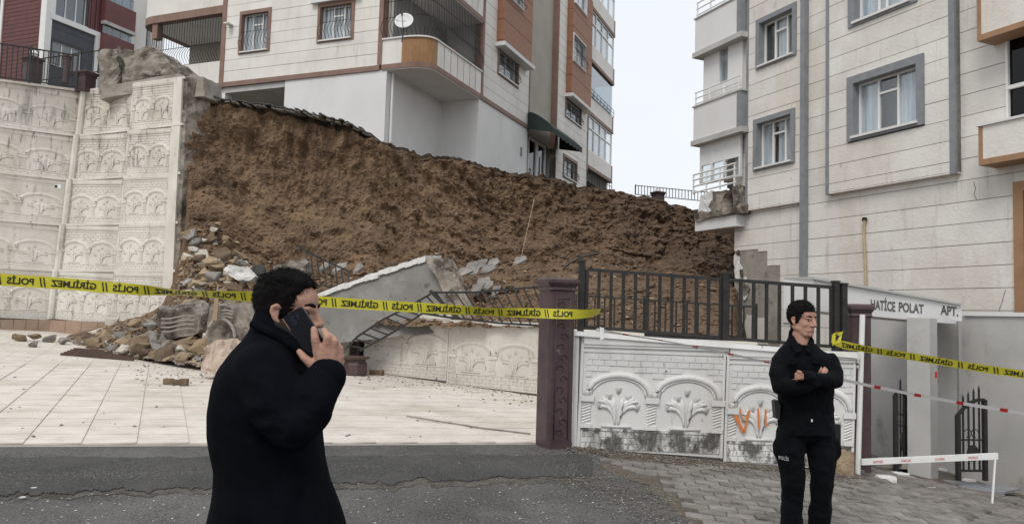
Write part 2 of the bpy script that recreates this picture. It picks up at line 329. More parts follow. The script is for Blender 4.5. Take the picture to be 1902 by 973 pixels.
# ------------------------------------------------------------------ earth bank left by the collapse
def interp(tab, x):
    if x <= tab[0][0]: return tab[0][1:]
    for a, b in zip(tab, tab[1:]):
        if x <= b[0]:
            t = (x-a[0])/(b[0]-a[0]); return [p+(q-p)*t for p, q in zip(a[1:], b[1:])]
    return tab[-1][1:]
# image column: (y, depth) front foot / shoulder / toe of the face / mid face / crest
TAB = [(120, 640, 17.8, 634, 18.2, 626, 18.8, 622, 20.6, 622, 21.4),
       (200, 655, 16.0, 634, 17.2, 606, 18.6, 600, 20.4, 600, 21.2),
       (262, 664, 15.0, 630, 16.6, 590, 18.4, 584, 20.4, 584, 21.2),
       (298, 669, 14.6, 622, 16.3, 572, 18.3, 566, 20.4, 566, 21.2),
       (322, 672, 14.3, 612, 16.3, 528, 18.4, 522, 20.4, 522, 21.2),
       (338, 674, 14.2, 602, 16.3, 462, 18.5, 440, 20.2, 420, 20.9),
       (350, 676, 14.1, 597, 16.3, 405, 18.7, 300, 19.7, 182, 20.1),
       (400, 682, 13.9, 582, 16.2, 414, 18.9, 300, 19.9, 186, 20.3),
       (470, 690, 13.6, 582, 16.0, 462, 19.0, 330, 20.3, 196, 20.8),
       (520, 690, 14.2, 590, 15.9, 495, 19.0, 350, 20.6, 203, 21.1),
       (560, 640, 16.1, 585, 16.6, 508, 19.1, 350, 20.8, 209, 21.4),
       (640, 600, 15.9, 570, 16.6, 510, 19.2, 370, 21.2, 229, 21.8),
       (690, 602, 15.5, 562, 16.6, 506, 19.5, 370, 21.5, 253, 22.2),
       (722, 602, 15.3, 558, 16.6, 504, 19.9, 370, 22.1, 272, 22.8),
       (850, 606, 14.6, 545, 16.8, 498, 22.0, 380, 24.3, 296, 25.4),
       (1000, 606, 13.9, 540, 17.2, 482, 24.6, 390, 27.2, 327, 28.6),
       (1130, 610, 13.6, 535, 17.2, 486, 25.6, 405, 28.8, 353, 30.5),
       (1295, 620, 13.2, 548, 17.0, 510, 26.0, 430, 29.6, 386, 31.5),
       (1364, 626, 13.0, 560, 17.0, 522, 26.0, 455, 29.6, 410, 31.5),
       (1380, 700, 12.9, 680, 17.0, 640, 26.0, 560, 29.6, 480, 31.5),
       (1480, 720, 12.9, 700, 17.0, 660, 26.0, 580, 29.6, 500, 31.5)]
def bank_pt(x, s):   # s in 0..4
    r = interp(TAB, x); k = min(3, int(s)); t = s-k
    y = r[2*k]+(r[2*k+2]-r[2*k])*t; D = r[2*k+1]+(r[2*k+3]-r[2*k+1])*t
    return P(x, y, D)
rows = []
NS = 290; NCOL = 680; cols = lin(120, 1480, NCOL)
for j in range(NS+1):
    s = 4*(j/NS); row = []
    for x in cols:
        p = bank_pt(x, s)
        a = 1.0 if s < 3.9 else .4
        e = .30*min(1, max(0, (s-1.2))); k_ = .55+.45*min(1, max(0, (x-640)/300)) if s > 2 else .9
        dn = V((.25, -.95, .15)).normalized()
        vz = V((p.x*1.5, p.y*1.5, p.z*.45))
        big = fbm(p*.45+V((5, 0, 0)), 4)*(.10+e*1.1) - abs(fbm(p*1.1, 4))*.20*a*k_ + fbm(p*4.5, 4)*.085*a*k_ + (fbm(p*11, 3)*.05-abs(fbm(p*7, 3))*.06)*a*k_ + fbm(p*19, 3)*.026*a+ abs(fbm(p*34, 2))*.016*a
        big += min(1, max(0, s-1.8))*(-.34*max(0, abs(fbm(vz*.8+V((2, 7, 0)), 4))-.12)+.16*fbm(vz*2.4, 4))
        if 1 < s < 2.3 and x > 700: big += fbm(p*.9+V((9, 9, 9)), 4)*.25
        row.append(p+dn*big*(.55 if x < 350 else 1)+V((0, 0, fbm(p*3.3+V((3, 1, 7)), 3)*.05)))
    rows.append(row)
BANK = [r[:] for r in rows]
for k, dz in ((6, .0), (60, -.3)):
    rows.append([p+V((0, k, dz)) for p in rows[NS]])
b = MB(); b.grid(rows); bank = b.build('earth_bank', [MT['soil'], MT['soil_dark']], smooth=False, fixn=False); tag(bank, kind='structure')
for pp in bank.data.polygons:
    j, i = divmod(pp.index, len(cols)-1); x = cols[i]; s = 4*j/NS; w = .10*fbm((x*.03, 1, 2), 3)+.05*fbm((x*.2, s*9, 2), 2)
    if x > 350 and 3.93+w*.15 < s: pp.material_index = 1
# level ground above the bank, carrying the upper buildings
up = MB(); up.prism([V((-80, 21.9, 0)), V((-10.5, 22.4, 0)), V((-8.2, 22.2, 0)), V((-4.5, 24.4, 0)), V((-1.5, 29.5, 0)), V((2.0, 34, 0)), V((6, 36, 0)), V((80, 37, 0)), V((80, 300, 0)), V((-80, 300, 0))], (0, 0, 6.2))
tag(up.build('upper_ground', MT['ground']), kind='structure')
# broken edge of the upper pavement hanging over the cut
pe = MB(); pe2 = MB(); x0 = 366.0
while x0 < 690:
    x1 = x0+random.uniform(2.5, 11)
    a, c = bank_pt(x0, 4), bank_pt(x1, 4); j = random.uniform(-.06, .10); t = random.uniform(.02, .05); dz = random.uniform(-.03, .03)
    o = V((.02, -.22+j, .01+dz)); o2 = o+V((0, random.uniform(-.05, .05), random.uniform(-.03, .03))); w = V((.1, .8, .02))
    pe.hexa([a+o, c+o2, c+w, a+w, a+o+V((0, .03, t)), c+o2+V((0, .03, t*random.uniform(.6, 1.2))), c+w+V((0, 0, t)), a+w+V((0, 0, t))])
    if random.random() < .7: k = V((0, .05, -.055)); pe2.hexa([a+o+k, c+o2+k, c+w+V((0, 0, -.06)), a+w+V((0, 0, -.06)), a+o+V((0, .05, -.012)), c+o2+V((0, .05, -.012)), c+w+V((0, 0, -.012)), a+w+V((0, 0, -.012))])
    x0 = x1
pr = empty('pavement_edge', bank_pt(500, 4), 'jagged dark asphalt edge overhanging the top of the earth cut', 'pavement edge')
pe.build('asphalt_crust', MT['asphalt_new'], pr); pe2.build('concrete_bed', MT['concrete'], pr)
# ------------------------------------------------------------------ cast relief panel (arches, brick courses, sprays of leaves)
def panel_meshes(W_, H_, m, mbase, bricks=6, arches=2, fine=True):
    fr = Frame((0, 0, 0), (1, 0, 0)); out = {}
    T = .06
    b = MB(); b.box(fr, 0, W_, 0, H_, -T, 0)
    b.box(fr, 0, .035*W_/1.8, 0, H_*.93, 0, .022); b.box(fr, W_-.035*W_/1.8, W_, 0, H_*.93, 0, .022)
    out['panel'] = b.mesh('panel', m)
    b = MB()
    for v0, v1, d in ((.93, 1.0, .05), (.905, .93, .035), (.86, .885, .018)): b.box(fr, 0, W_, v0*H_, v1*H_, .001, d)
    out['cornice'] = b.mesh('cornice', m)
    e = .05*W_/1.8; aw = (W_-2*e)/arches
    sp, ap = .47*H_, .66*H_      # springing, apex
    def inside(u, v):
        k = (u-e)/aw; t = (k-math.floor(k))*2-1
        return v < sp+(ap-sp)*sqrt(max(0, 1-t*t))+.05*H_
    b = MB(); rh = .052*H_; j = 0; v = .845*H_-rh
    while v > .46*H_:
        u = e-(.07 if j % 2 else 0); bw = .15*W_/1.8
        while u < W_-e:
            a, c = max(u+.005, e), min(u+bw-.005, W_-e)
            if c-a > .02 and not inside((a+c)/2, v+rh*.3) and not inside(a, v+rh*.3): b.box(fr, a, c, v+.004, v+rh-.004, .001, .014)
            u += bw
        v -= rh; j += 1
    out['brick_relief'] = b.mesh('brick_relief', m)
    b = MB(); v = .005; j = 0
    b.box(fr, e, W_-e, .165*H_, .185*H_, .001, .028)
    while v < .155*H_:
        u = e-(.07 if j % 2 else 0)
        while u < W_-e:
            a, c = max(u+.005, e), min(u+bw-.005, W_-e)
            if c-a > .02: b.box(fr, a, c, v+.003, v+rh-.003, .001, .018)
            u += bw
        v += rh; j += 1
    out['base_courses'] = b.mesh('base_courses', mbase)
    arc = MB(); col = MB(); leaf = MB()
    for k in range(arches):
        cx = e+aw*(k+.5)
        for rr, off in ((.040, 0), (.018, .06)):
            arc.tube([fr.pt(cx-cos(pi*i/14)*(aw*.5-.02-off), sp+sin(pi*i/14)*(ap-sp-off*.6), .006) for i in range(15)], rr*W_/1.8, 6)
        for sx in (-1, 1):
            if sx == 1 and k < arches-1: continue
            x = cx+sx*(aw*.5-.04) if not (sx == -1 and k > 0) else cx-aw*.5
            cw = .055*W_/1.8
            col.box(fr, x-cw*1.5, x+cw*1.5, sp-.05*H_, sp, .001, .045); col.box(fr, x-cw*1.2, x+cw*1.2, .185*H_, .22*H_, .001, .04)
            for q in range(7):
                v0 = .23*H_+q*.026*H_
                col.tube([fr.pt(x-cw, v0, .008), fr.pt(x+cw, v0+.03*H_, .008)], .014*W_/1.8, 5)
        z0 = .215*H_
        leaf.box(fr, cx-.22*aw, cx+.22*aw, .195*H_, .215*H_, .001, .024)
        for side in (-1, 1):
            for q, (ang, ln, cu) in enumerate(((80, .30, .1), (58, .30, .4), (38, .36, 1.0), (18, .38, 1.5), (0, .34, 1.7))):
                pts = []; u, v = cx+side*.02, z0; a = radians(86); L_ = ln*aw*1.3
                for i in range(7):
                    pts.append(fr.pt(u, v, .010)); a2 = a+(radians(ang)-a)*(i/6)-cu*max(0, i-3)*.18
                    u += side*cos(a2)*L_/6; v += sin(a2)*L_/6
                leaf.tube(pts, [.010, .016, .020, .024, .027, .030, .008], 5)
        for (du, dv) in ((-.13, .46), (0, .58), (.14, .44), (-.25, .30), (.27, .28)):
            c = (cx+du*aw*1.05, z0+dv*aw*.80)
            leaf.add([fr.pt(c[0]-.03, c[1], .004), fr.pt(c[0]+.03, c[1], .004), fr.pt(c[0]+.045, c[1]+.065, .01), fr.pt(c[0], c[1]+.055, .034), fr.pt(c[0]-.045, c[1]+.065, .01), fr.pt(c[0], c[1]-.016, .026)], [(0, 1, 5), (5, 1, 2, 3), (0, 5, 3, 4)])
    out['arch_moulding'] = arc.mesh('arch_moulding', m, smooth=True); out['twisted_column'] = col.mesh('twisted_column', m); out['leaf_spray'] = leaf.mesh('leaf_spray', m, smooth=True)
    return out
def put_panel(ms, parent, o, ex, ez, W_, H_, skip=(), name='panel', dk=1.0):
    o, ex, ez = V(o), V(ex), V(ez); en = ex.cross(ez).normalized()
    M = Matrix.Identity(4)
    for i in range(3): M[i][0], M[i][1], M[i][2], M[i][3] = ex[i]/W_, -en[i]*dk, ez[i]/H_, o[i]
    p = inst(name, ms['panel'], M, parent)
    for k, me in ms.items():
        if k != 'panel' and k not in skip: inst(k, me, M, p)
    return p
PF = panel_meshes(1.75, 1.32, MT['panel_front'], MT['panel_base'])
PM = panel_meshes(1.75, 1.25, MT['panel'], MT['panel'])
PMM = panel_meshes(1.75, 1.25, MT['panel_moldy'], MT['panel'])
# ------------------------------------------------------------------ tall retaining wall on the left (two faces, five tiers)
rw = empty('retaining_wall', P(100, 600, 20.5), 'tall tiered white wall of cast arch panels left of the earth cut', 'retaining wall')
CX = [160, 147, 134, 121, 108, 95]; CY = [170, 253, 335, 418, 503, 592]
RX = [340, 336, 331, 327, 323, 318]; RY = [143, 234, 319, 411, 505, 599]
LY = [138, 222, 306, 396, 494, 590]
for t in range(5):
    off = (4-t)*-.045
    cb, ct = P(CX[t+1], CY[t+1], 20.8-off), P(CX[t]-1, CY[t], 20.8-off)
    rb = P(RX[t+1], RY[t+1], 19.35-off); rt = P(RX[t], RY[t], 19.35-off)
    lb = P(-230, LY[t+1]-8, 18.9); 
    ez = (ct-cb); ez = V((ez.x*.6, ez.y*.6, ez.z))
    e = rb-cb; ez2 = rt-rb; em = (ez+ez2)/2
    pq = PMM if t < 2 else PM; put_panel(pq, rw, cb, e*.52, ez, 1.75, 1.25, dk=.5); put_panel(pq, rw, cb+e*.523, e*.40, ez*.4+ez2*.6, 1.75, 1.25, dk=.5)
    # plain end pilaster, rough concrete edge behind it
    q = MB(); a0 = cb+e*.925; a1 = rb; n = e.cross(V((0, 0, 1))).normalized()
    q.hexa([a0+n*.03, a1+n*.03, a1-n*.2, a0-n*.2, a0+n*.03+ez2, a1+n*.03+ez2, a1-n*.2+ez2, a0-n*.2+ez2]); q.build('end_pilaster', MT['panel'], rw)
    q = MB(); dd = e.normalized()*.17; hs = 6
    rws = []
    for i in range(hs+1):
        z = ez2*(i/hs); r = lambda s: V((fbm((i*.9+t*7, s, 3), 2)*.05, fbm((i*.7+t*7, s, 9), 2)*.05, 0))
        rws.append([a1-n*.02+z+r(1)*.3, a1-n*.04+dd*.7+z+r(2), a1-n*.25+dd+z+r(3), a1-n*.75+dd*1.1+z+r(4), a1-n*.8-dd+z])
    q.grid(rws); q.build('broken_edge', MT['concrete_rough'], rw)
    # left face: direction from far left towards the corner
    e2 = cb-lb; put_panel(pq, rw, cb-e2*.555, e2*.55, ez, 1.75, 1.25, dk=.5); put_panel(pq, rw, lb, e2*.443, ez, 1.75, 1.25, dk=.5)
    q = MB(); q.tube([cb+V((.03, -.08, 0)), cb+ez+V((.03, -.08, 0))], .085, 8); q.build('corner_bead', MT['panel'], rw)
    # ledges between tiers
    q = MB(); fr = Frame(cb+ez*1.0, e.normalized()); q.box(fr, 0, e.length, -.03, .03, -.3, .045); fr2 = Frame(lb+ez, e2.normalized()); q.box(fr2, 0, e2.length-.05, -.028, .028, -.3, .05); q.build('ledge', MT['panel'], rw)
# back mass so that the wall has depth
q = MB(); cb, ct, rb, rt = P(95, 592, 20.9), P(160, 172, 20.9), P(318, 599, 19.5), P(338, 150, 19.5); lb, lt = P(-230, 582, 19.1), P(-230, 142, 19.1)
bk = V((-.3, .9, 0)); q.hexa([cb+bk*.25, rb+bk*.25, rb+bk*1.2, cb+bk*1.2, ct+bk*.25, rt+bk*.25, rt+bk*1.2, ct+bk*1.2]); q.build('backing', MT['concrete_rough'], rw)
# brown skirting tiles along the foot
cb, rb, lb = P(94, 594, 20.55), P(310, 602, 19.15), P(-200, 592, 18.75)
zf = lambda p: cz(p.x, p.y)
for (a, c, n) in ((lb, cb, 12), (cb, rb, 7)):
    for i in range(n):
        p, r = a+(c-a)*(i/n), a+(c-a)*((i+1)/n); d = (r-p).normalized()*.006; nn = (r-p).cross(V((0, 0, 1))).normalized()
        q = MB(); z0 = V((p.x, p.y, zf(p)-.02)); z1 = V((r.x, r.y, zf(r)-.02)); t0 = V((p.x, p.y, p.z)); t1 = V((r.x, r.y, r.z))
        q.hexa([z0+d+nn*.02, z1-d+nn*.02, z1-d-nn*.08, z0+d-nn*.08, t0+d+nn*.02, t1-d+nn*.02, t1-d-nn*.08, t0+d-nn*.08]); q.build('skirting_tile', MT['skirting'], rw)
# small security camera box in the wall corner
q = MB(); f = Frame(P(113, 349, 20.3), (1, 0, 0)); q.box(f, -.07, .09, -.04, .06, 0, .16); o = tag(q.build('security_camera', MT['white_paint']), 'small white security camera in the corner of the tall white wall', 'camera')
q = MB(); q.box(f, -.06, .0, -.02, .04, .16, .18); q.build('lens_hood', MT['black_iron'], o)

# ------------------------------------------------------------------ iron fence helper: rails, bars as parts
def barpart(name, a, c, r, parent, m, sq=True):
    b = MB(); b.tube([a, c], r, 6, sq); return b.build(name, m, parent)
def fence(label, A, B, h, n, m, posts=(0, 1), r=.011, rp=.022, bot=.06, lean=V((0, 0, 0)), group=None, name='iron_fence', join=False):
    A, B = V(A), V(B); up = V((0, 0, h))+lean
    t = empty(name, (A+B)/2, label, 'fence', group)
    barpart('top_rail', A+up, B+up, .016, t, m); barpart('bottom_rail', A+up*bot, B+up*bot, .016, t, m)
    for p in posts: barpart('post', A+(B-A)*p, A+(B-A)*p+up*1.08, rp, t, m)
    if join:
        b = MB()
        for i in range(1, n): q = A+(B-A)*(i/n); b.tube([q+up*bot, q+up], r, 4, True)
        b.build('bars', m, t)
    else:
        for i in range(1, n): q = A+(B-A)*(i/n); barpart('bar', q+up*bot, q+up, r, t, m)
    return t
I = MT['black_iron']
fence('black iron fence with lamp post on top of the tall white wall at far left', P(-40, 142, 19.4), P(141, 166, 20.7), .92, 19, I, (.5, 1))
fence('black iron fence behind the tall left wall beside the grey block', P(60, 155, 24), P(182, 136, 25), .75, 12, I, (0, 1), name='iron_fence')
# brown fence posts up there, lamps
def post(name, label, base, w, h, m, axis=EX, cap=True, group=None, relief=False):
    base = V(base); ay = V((-axis.y, axis.x, 0)); fr = Frame(base-axis*(w/2)-ay*(w/2), axis)   # en points to the viewer side (-ay)
    t = empty(name, base, label, 'post', group)
    b = MB(); ch = .03
    def oct_(hw, z):
        c = hw-ch; return [base+axis*x+ay*y+V((0, 0, z)) for x, y in ((-c, -hw), (c, -hw), (hw, -c), (hw, c), (c, hw), (-c, hw), (-hw, c), (-hw, -c))]
    def lo(prof):
        rings = [oct_(hw, z) for hw, z in prof]; k = len(rings); vs = [p for r in rings for p in r]
        return vs, [tuple(reversed(range(8))), tuple(range((k-1)*8, k*8))]+[(i*8+j, i*8+(j+1) % 8, (i+1)*8+(j+1) % 8, (i+1)*8+j) for i in range(k-1) for j in range(8)]
    H = h-(.16 if cap else 0)
    b.add(*lo([(w/2, -.05), (w/2, H)])); sh = b.build('shaft', m, t)
    if cap:
        b = MB(); b.add(*lo([(w*.5, H), (w*.56, H+.02), (w*.52, H+.05), (w*.60, H+.085), (w*.64, H+.10), (w*.64, H+.135), (w*.5, H+.16)])); b.build('cap', m, t)
    if relief:
        b = MB(); f2 = Frame(base-ay*(w/2), axis)
        b.tube([f2.pt(-w*.27, .12, .002), f2.pt(-w*.27, H-.08, .002)], .007, 5); b.tube([f2.pt(w*.27, .12, .002), f2.pt(w*.27, H-.08, .002)], .007, 5)
        b.tube([f2.pt(-w*.27, H-.08, .002), f2.pt(w*.27, H-.08, .002)], .007, 5)
        for k in range(13):
            v = .2+k*(H-.36)/12; sd = 1 if k % 2 else -1
            pts = []
            for i in range(15):
                a = i/14*4.4; rr = .052*(1-i/19); pts.append(f2.pt(sd*(.012+rr*cos(a)), v+rr*sin(a)*1.15, .004))
            b.tube(pts, .008, 5)
        b.build('scroll_relief', m, sh, smooth=True)
    return t
post('boundary_post', 'brown capped post standing beside the broken concrete block above the tall wall', P(158, 168, 20.9), .38, .5, MT['brown_post'], LV)
post('lamp_post', 'brown lamp plinth at upper left with caged globe light', P(58, 158, 21.6), .36, .78, MT['brown_post'], LV)
def lampglobe(label, c, r):
    t = empty('globe_lamp', c, label, 'lamp', 'globe lamps')
    b = MB(); bm_ = [(sin(pi*i/10), -cos(pi*i/10)) for i in range(11)]
    b.grid([[V(c)+V((a*cos(2*pi*j/14)*r, a*sin(2*pi*j/14)*r, z*r+r)) for j in range(15)] for a, z in bm_]); b.build('globe', MT['pvc'], t, smooth=True)
    b = MB()
    for k in range(3):
        b.tube([V(c)+V((cos(pi*k/3)*cos(2*pi*i/16)*r*1.06, sin(pi*k/3)*cos(2*pi*i/16)*r*1.06, r+sin(2*pi*i/16)*r*1.06)) for i in range(17)], r*.05, 5)
    b.tube([V(c)+V((cos(2*pi*i/16)*r*1.06, sin(2*pi*i/16)*r*1.06, r)) for i in range(17)], r*.06, 5); b.cyl(V(c)-V((0, 0, r*.15)), r*.45, r*.3); b.build('cage', I, t)
lampglobe('caged white globe lamp on the brown plinth at upper left', P(62, 110, 21.6), .125)
o = post('boundary_post', 'slim brown post in front of the grey block window at upper left', P(122, 152, 24.3), .2, .85, MT['brown_post'], LV)
# broken concrete blocks on the wall top
def chunk(name, label, cat, pts, d, m, rough=.05, sub=3, group=None):
    b = MB(); b.prism(pts, d); me = b.mesh(name, m); bm = bmesh.new(); bm.from_mesh(me)
    bmesh.ops.triangulate(bm, faces=bm.faces[:]); bmesh.ops.subdivide_edges(bm, edges=bm.edges[:], cuts=sub, use_grid_fill=True)
    for v in bm.verts:
        p = v.co; v.co = p+V((fbm(p*2.2, 4), fbm(p*2.2+V((5, 5, 5)), 4), fbm(p*2.2+V((9, 1, 3)), 4)))*rough + V((fbm(p*9, 2), fbm(p*9+V((3, 3, 3)), 2), fbm(p*9+V((7, 7, 1)), 2)))*rough*.5
    c = V((0, 0, 0))
    for v in bm.verts: c += v.co
    c /= len(bm.verts); c.z = min(v.co.z for v in bm.verts)
    for v in bm.verts: v.co -= c
    bm.to_mesh(me); bm.free(); o = bpy.data.objects.new(name, me); place(o, Matrix.Translation(c))
    return tag(o, label, cat, group)
q = lambda l, D: [P(x, y, D) for x, y in l]
chunk('concrete_block', 'cracked grey brown concrete block on top of the tall left wall', 'block', q([(184, 176), (184, 92), (214, 88), (216, 118), (224, 140), (214, 170)], 20.6), (.3, 1.0, 0), MT['concrete_rough'], .085, 4)
chunk('concrete_block', 'long broken concrete block with a rough sloping right end on the tall wall', 'block', q([(222, 166), (232, 130), (219, 100), (222, 92), (284, 90), (300, 104), (325, 128), (326, 148)], 20.3), (.3, 1.0, 0), MT['concrete_rough'], .10, 4)
chunk('concrete_block', 'small square concrete block at the wall end above the earth cut', 'block', q([(347, 182), (346, 142), (376, 142), (378, 178)], 19.7), (.2, .8, 0), MT['concrete'], .03)
chunk('concrete_block', 'flat grey concrete footing under the broken blocks on the wall', 'block', q([(186, 186), (190, 160), (330, 136), (340, 150), (300, 162), (200, 182)], 20.2), (.3, 1.4, 0), MT['concrete'], .03)

# ------------------------------------------------------------------ inner boundary wall across the courtyard
ib0, ib1 = floor_at(990, 735), floor_at(690, 692)
ie = (ib0-ib1); il = ie.length; ie /= il
def iw(px, v=0):   # point on wall line below image column
    f = Frame(ib1, V((ie.x, ie.y, 0)).normalized()); u, _ = f.uv(px, 650); p = f.pt(u, 0); return V((p.x, p.y, cz(p.x, p.y)+v)), u
IH = 1.22
iwall = empty('boundary_wall', iw(833)[0], 'low white wall of cast arch panels across the back of the courtyard', 'wall')
edges = [(540, 648), (676, 831), (832, 1002), (1003, 1190), (1191, 1400)]
for a, c in edges:
    A, B = iw(a)[0], iw(c)[0]; put_panel(PM, iwall, A, B-A, (0, 0, IH), 1.75, 1.25, dk=.6)
    q = MB(); n = (B-A).cross(V((0, 0, 1))).normalized(); q.hexa([A-n*.062, B-n*.062, B-n*.16, A-n*.16]+[p+V((0, 0, IH-.004)) for p in (A-n*.062, B-n*.062, B-n*.16, A-n*.16)]); q.build('backing', MT['concrete'], iwall)
nI = ie.cross(V((0, 0, 1))).normalized()
pb = iw(661)[0]
post('broken_post', 'snapped brown post in the gap of the courtyard wall', pb-nI*.05, .2, 1.12, MT['brown_post'], V((ie.x, ie.y, 0)).normalized(), cap=False)
chunk('concrete_lump', 'pale broken concrete stub on the snapped brown post', 'concrete', [pb+V((x, -.1, z)) for x, z in ((-.13, 1.02), (.12, .98), (.16, 1.16), (.02, 1.28), (-.12, 1.24))], (0, .22, 0), MT['chalk'], .04)
# fallen capital on the floor
fc = floor_at(659, 697)
t = empty('fallen_post_top', fc, 'brown octagonal post top lying on the courtyard floor by the wall', 'post top')
def octring(c, r, z): return [V(c)+V((r*cos(pi/8+pi/4*i), r*sin(pi/8+pi/4*i), z)) for i in range(8)]
for nm, prof in (('block', ((.20, -.01), (.235, .03), (.235, .22), (.20, .28), (.21, .30))), ('collar', ((.21, .301), (.28, .33), (.28, .36), (.19, .375)))):
    rs = [octring(fc, r*1.0, z) for r, z in prof]; k = len(rs); b = MB()
    b.add([p for r in rs for p in r], [tuple(reversed(range(8))), tuple(range((k-1)*8, k*8))]+[(i*8+j, i*8+(j+1) % 8, (i+1)*8+(j+1) % 8, (i+1)*8+j) for i in range(k-1) for j in range(8)]); b.build(nm, MT['brown_post'] if nm == 'block' else MT['rust_iron'], t)
# fallen and leaning fence sections
def pfence(label, rail1, rail2, n, D1, D2, r=.012, extra=()):
    a = [P(x, y, D1) for x, y in rail1]; c = [P(x, y, D2) for x, y in rail2]
    t = empty('fallen_fence', (a[0]+c[-1])/2, label, 'fence')
    def at(poly, s):
        ln = [(poly[i+1]-poly[i]).length for i in range(len(poly)-1)]; s *= sum(ln)
        for i, l in enumerate(ln):
            if s <= l or i == len(ln)-1: return poly[i].lerp(poly[i+1], s/l)
            s -= l
    b = MB(); b.tube(a, .019, 4, True); b.build('rail', I, t); b = MB(); b.tube(c, .019, 4, True); b.build('rail', I, t)
    for i in range(n): s = (i+.5)/n; barpart('bar', at(a, s), at(c, s), r, t, I)
    return t
pfence('fallen iron fence section lying like a ladder against the courtyard wall', [(642, 648), (664, 625), (712, 593), (752, 573), (800, 546)], [(668, 651), (700, 634), (742, 610), (785, 582), (838, 590)], 11, 14.3, 13.9, .013)
pfence('bent iron fence section leaning on the courtyard wall left of the brown gate post', [(800, 543), (880, 543), (1000, 533)], [(838, 590), (930, 600), (1030, 606)], 11, 13.7, 13.6, .012)
barpart('iron_strut', P(799, 540, 13.7), P(852, 592, 13.6), .03, bpy.data.objects['fallen_fence.001'], I)
pfence('broken iron fence panel sticking out of the rubble beside the tilted concrete slab', [(549, 455), (600, 482), (652, 506)], [(556, 528), (600, 530), (655, 545)], 9, 16.9, 16.6, .012)
A, B = iw(1012)[0]+V((0, 0, IH)), iw(1400)[0]+V((0, 0, IH))
fence('inner iron fence on the back courtyard wall, seen through the front fence', A-nI*.1, B-nI*.1, .62, 20, I, (0, .5, 1))
# tilted concrete slab
sl = chunk('concrete_slab', 'big grey concrete slab tipped over behind the courtyard wall', 'slab', [P(590, 640, 15.6), P(590, 549, 15.9), P(690, 513, 15.9), P(790, 480, 15.9), P(822, 538, 15.6), P(862, 612, 15.2)], (.28, .55, .06), MT['slab'], .012, 3)
b = MB()
ed = [(590, 549), (640, 531), (690, 513), (740, 497), (790, 480)]
for (x0, y0), (x1, y1) in zip(ed, ed[1:]):
    for k in range(4):
        xa, xb = x0+(x1-x0)*k/4, x0+(x1-x0)*(k+1)/4; ya, yb = y0+(y1-y0)*k/4, y0+(y1-y0)*(k+1)/4; j = random.uniform(0, .05); h = random.uniform(.015, .05)
        a, c = P(xa, ya, 15.85), P(xb, yb, 15.85); w = V((.28, .55, .06))
        b.hexa([a+V((0, -.03, -.03-j)), c+V((0, -.03, -.03-j)), c+w, a+w]+[p+V((0, 0, h+.02)) for p in (a+V((0, -.02, 0)), c+V((0, -.02, 0)), c+w, a+w)])
b.build('broken_top_edge', MT['chalk'], sl)
chunk('concrete_rib', 'rough broken end of the tipped slab with exposed aggregate', 'concrete', [P(792, 482, 15.6), P(832, 478, 15.6), P(846, 510, 15.5), P(880, 600, 15.1), P(856, 606, 15.1), P(822, 540, 15.45)], (.1, .35, 0), MT['concrete_rough'], .07)
# ------------------------------------------------------------------ front wall with iron fence and the brown gate posts
f0, f1 = P(1062, 827, 9.25), P(1590, 884, 8.95)
f0.z = G(f0.x, f0.y)-.0; f1.z = G(f1.x, f1.y)
fe = f1-f0; FH = 1.33
fu = lambda px: Frame(f0, V((fe.x, fe.y, 0)).normalized()).uv(px, 700)[0]/V((fe.x, fe.y, 0)).length
fwall = empty('front_wall', (f0+f1)/2, 'white wall of cast arch panels with mossy foot behind the police officer', 'wall')
fn_ = fe.cross(V((0, 0, 1))).normalized()
for a, c in ((1074, 1343), (1345, 1584)):
    A, B = f0+fe*fu(a), f0+fe*fu(c); put_panel(PF, fwall, A, B-A, (0, 0, FH-.03), 1.75, 1.32, dk=.8)
A, B = f0+fe*.0, f0+fe*1.0
q = MB(); q.hexa([A-fn_*.062, B-fn_*.062, B-fn_*.2, A-fn_*.2]+[p+V((0, 0, FH)) for p in (A-fn_*.062, B-fn_*.062, B-fn_*.2, A-fn_*.2)]); q.build('backing', MT['panel_front'], fwall)
q = MB(); q.hexa([p+V((0, 0, FH-.028)) for p in (A+fn_*.06, B+fn_*.06, B-fn_*.21, A-fn_*.21)]+[p+V((0, 0, FH+.025)) for p in (A+fn_*.045, B+fn_*.045, B-fn_*.21, A-fn_*.21)]); q.build('coping', MT['panel_front'], fwall)
q = MB(); A2 = f0+fe*fu(1074); q.hexa([A+fn_*.03, A2+fn_*.03, A2-fn_*.05, A-fn_*.05]+[p+V((0, 0, FH-.03)) for p in (A+fn_*.03, A2+fn_*.03, A2-fn_*.05, A-fn_*.05)]); q.build('end_pilaster', MT['panel_front'], fwall)
# earth-stained stub under the wall's right end
chunk('plinth_stub', 'dirty broken masonry stub at the foot of the front wall by the white pole', 'masonry', [P(1525, 884, 8.75), P(1525, 838, 8.75), P(1560, 836, 8.75), P(1588, 840, 8.75), P(1590, 895, 8.75)], (0, .3, 0), MT['stone_tan'], .04)
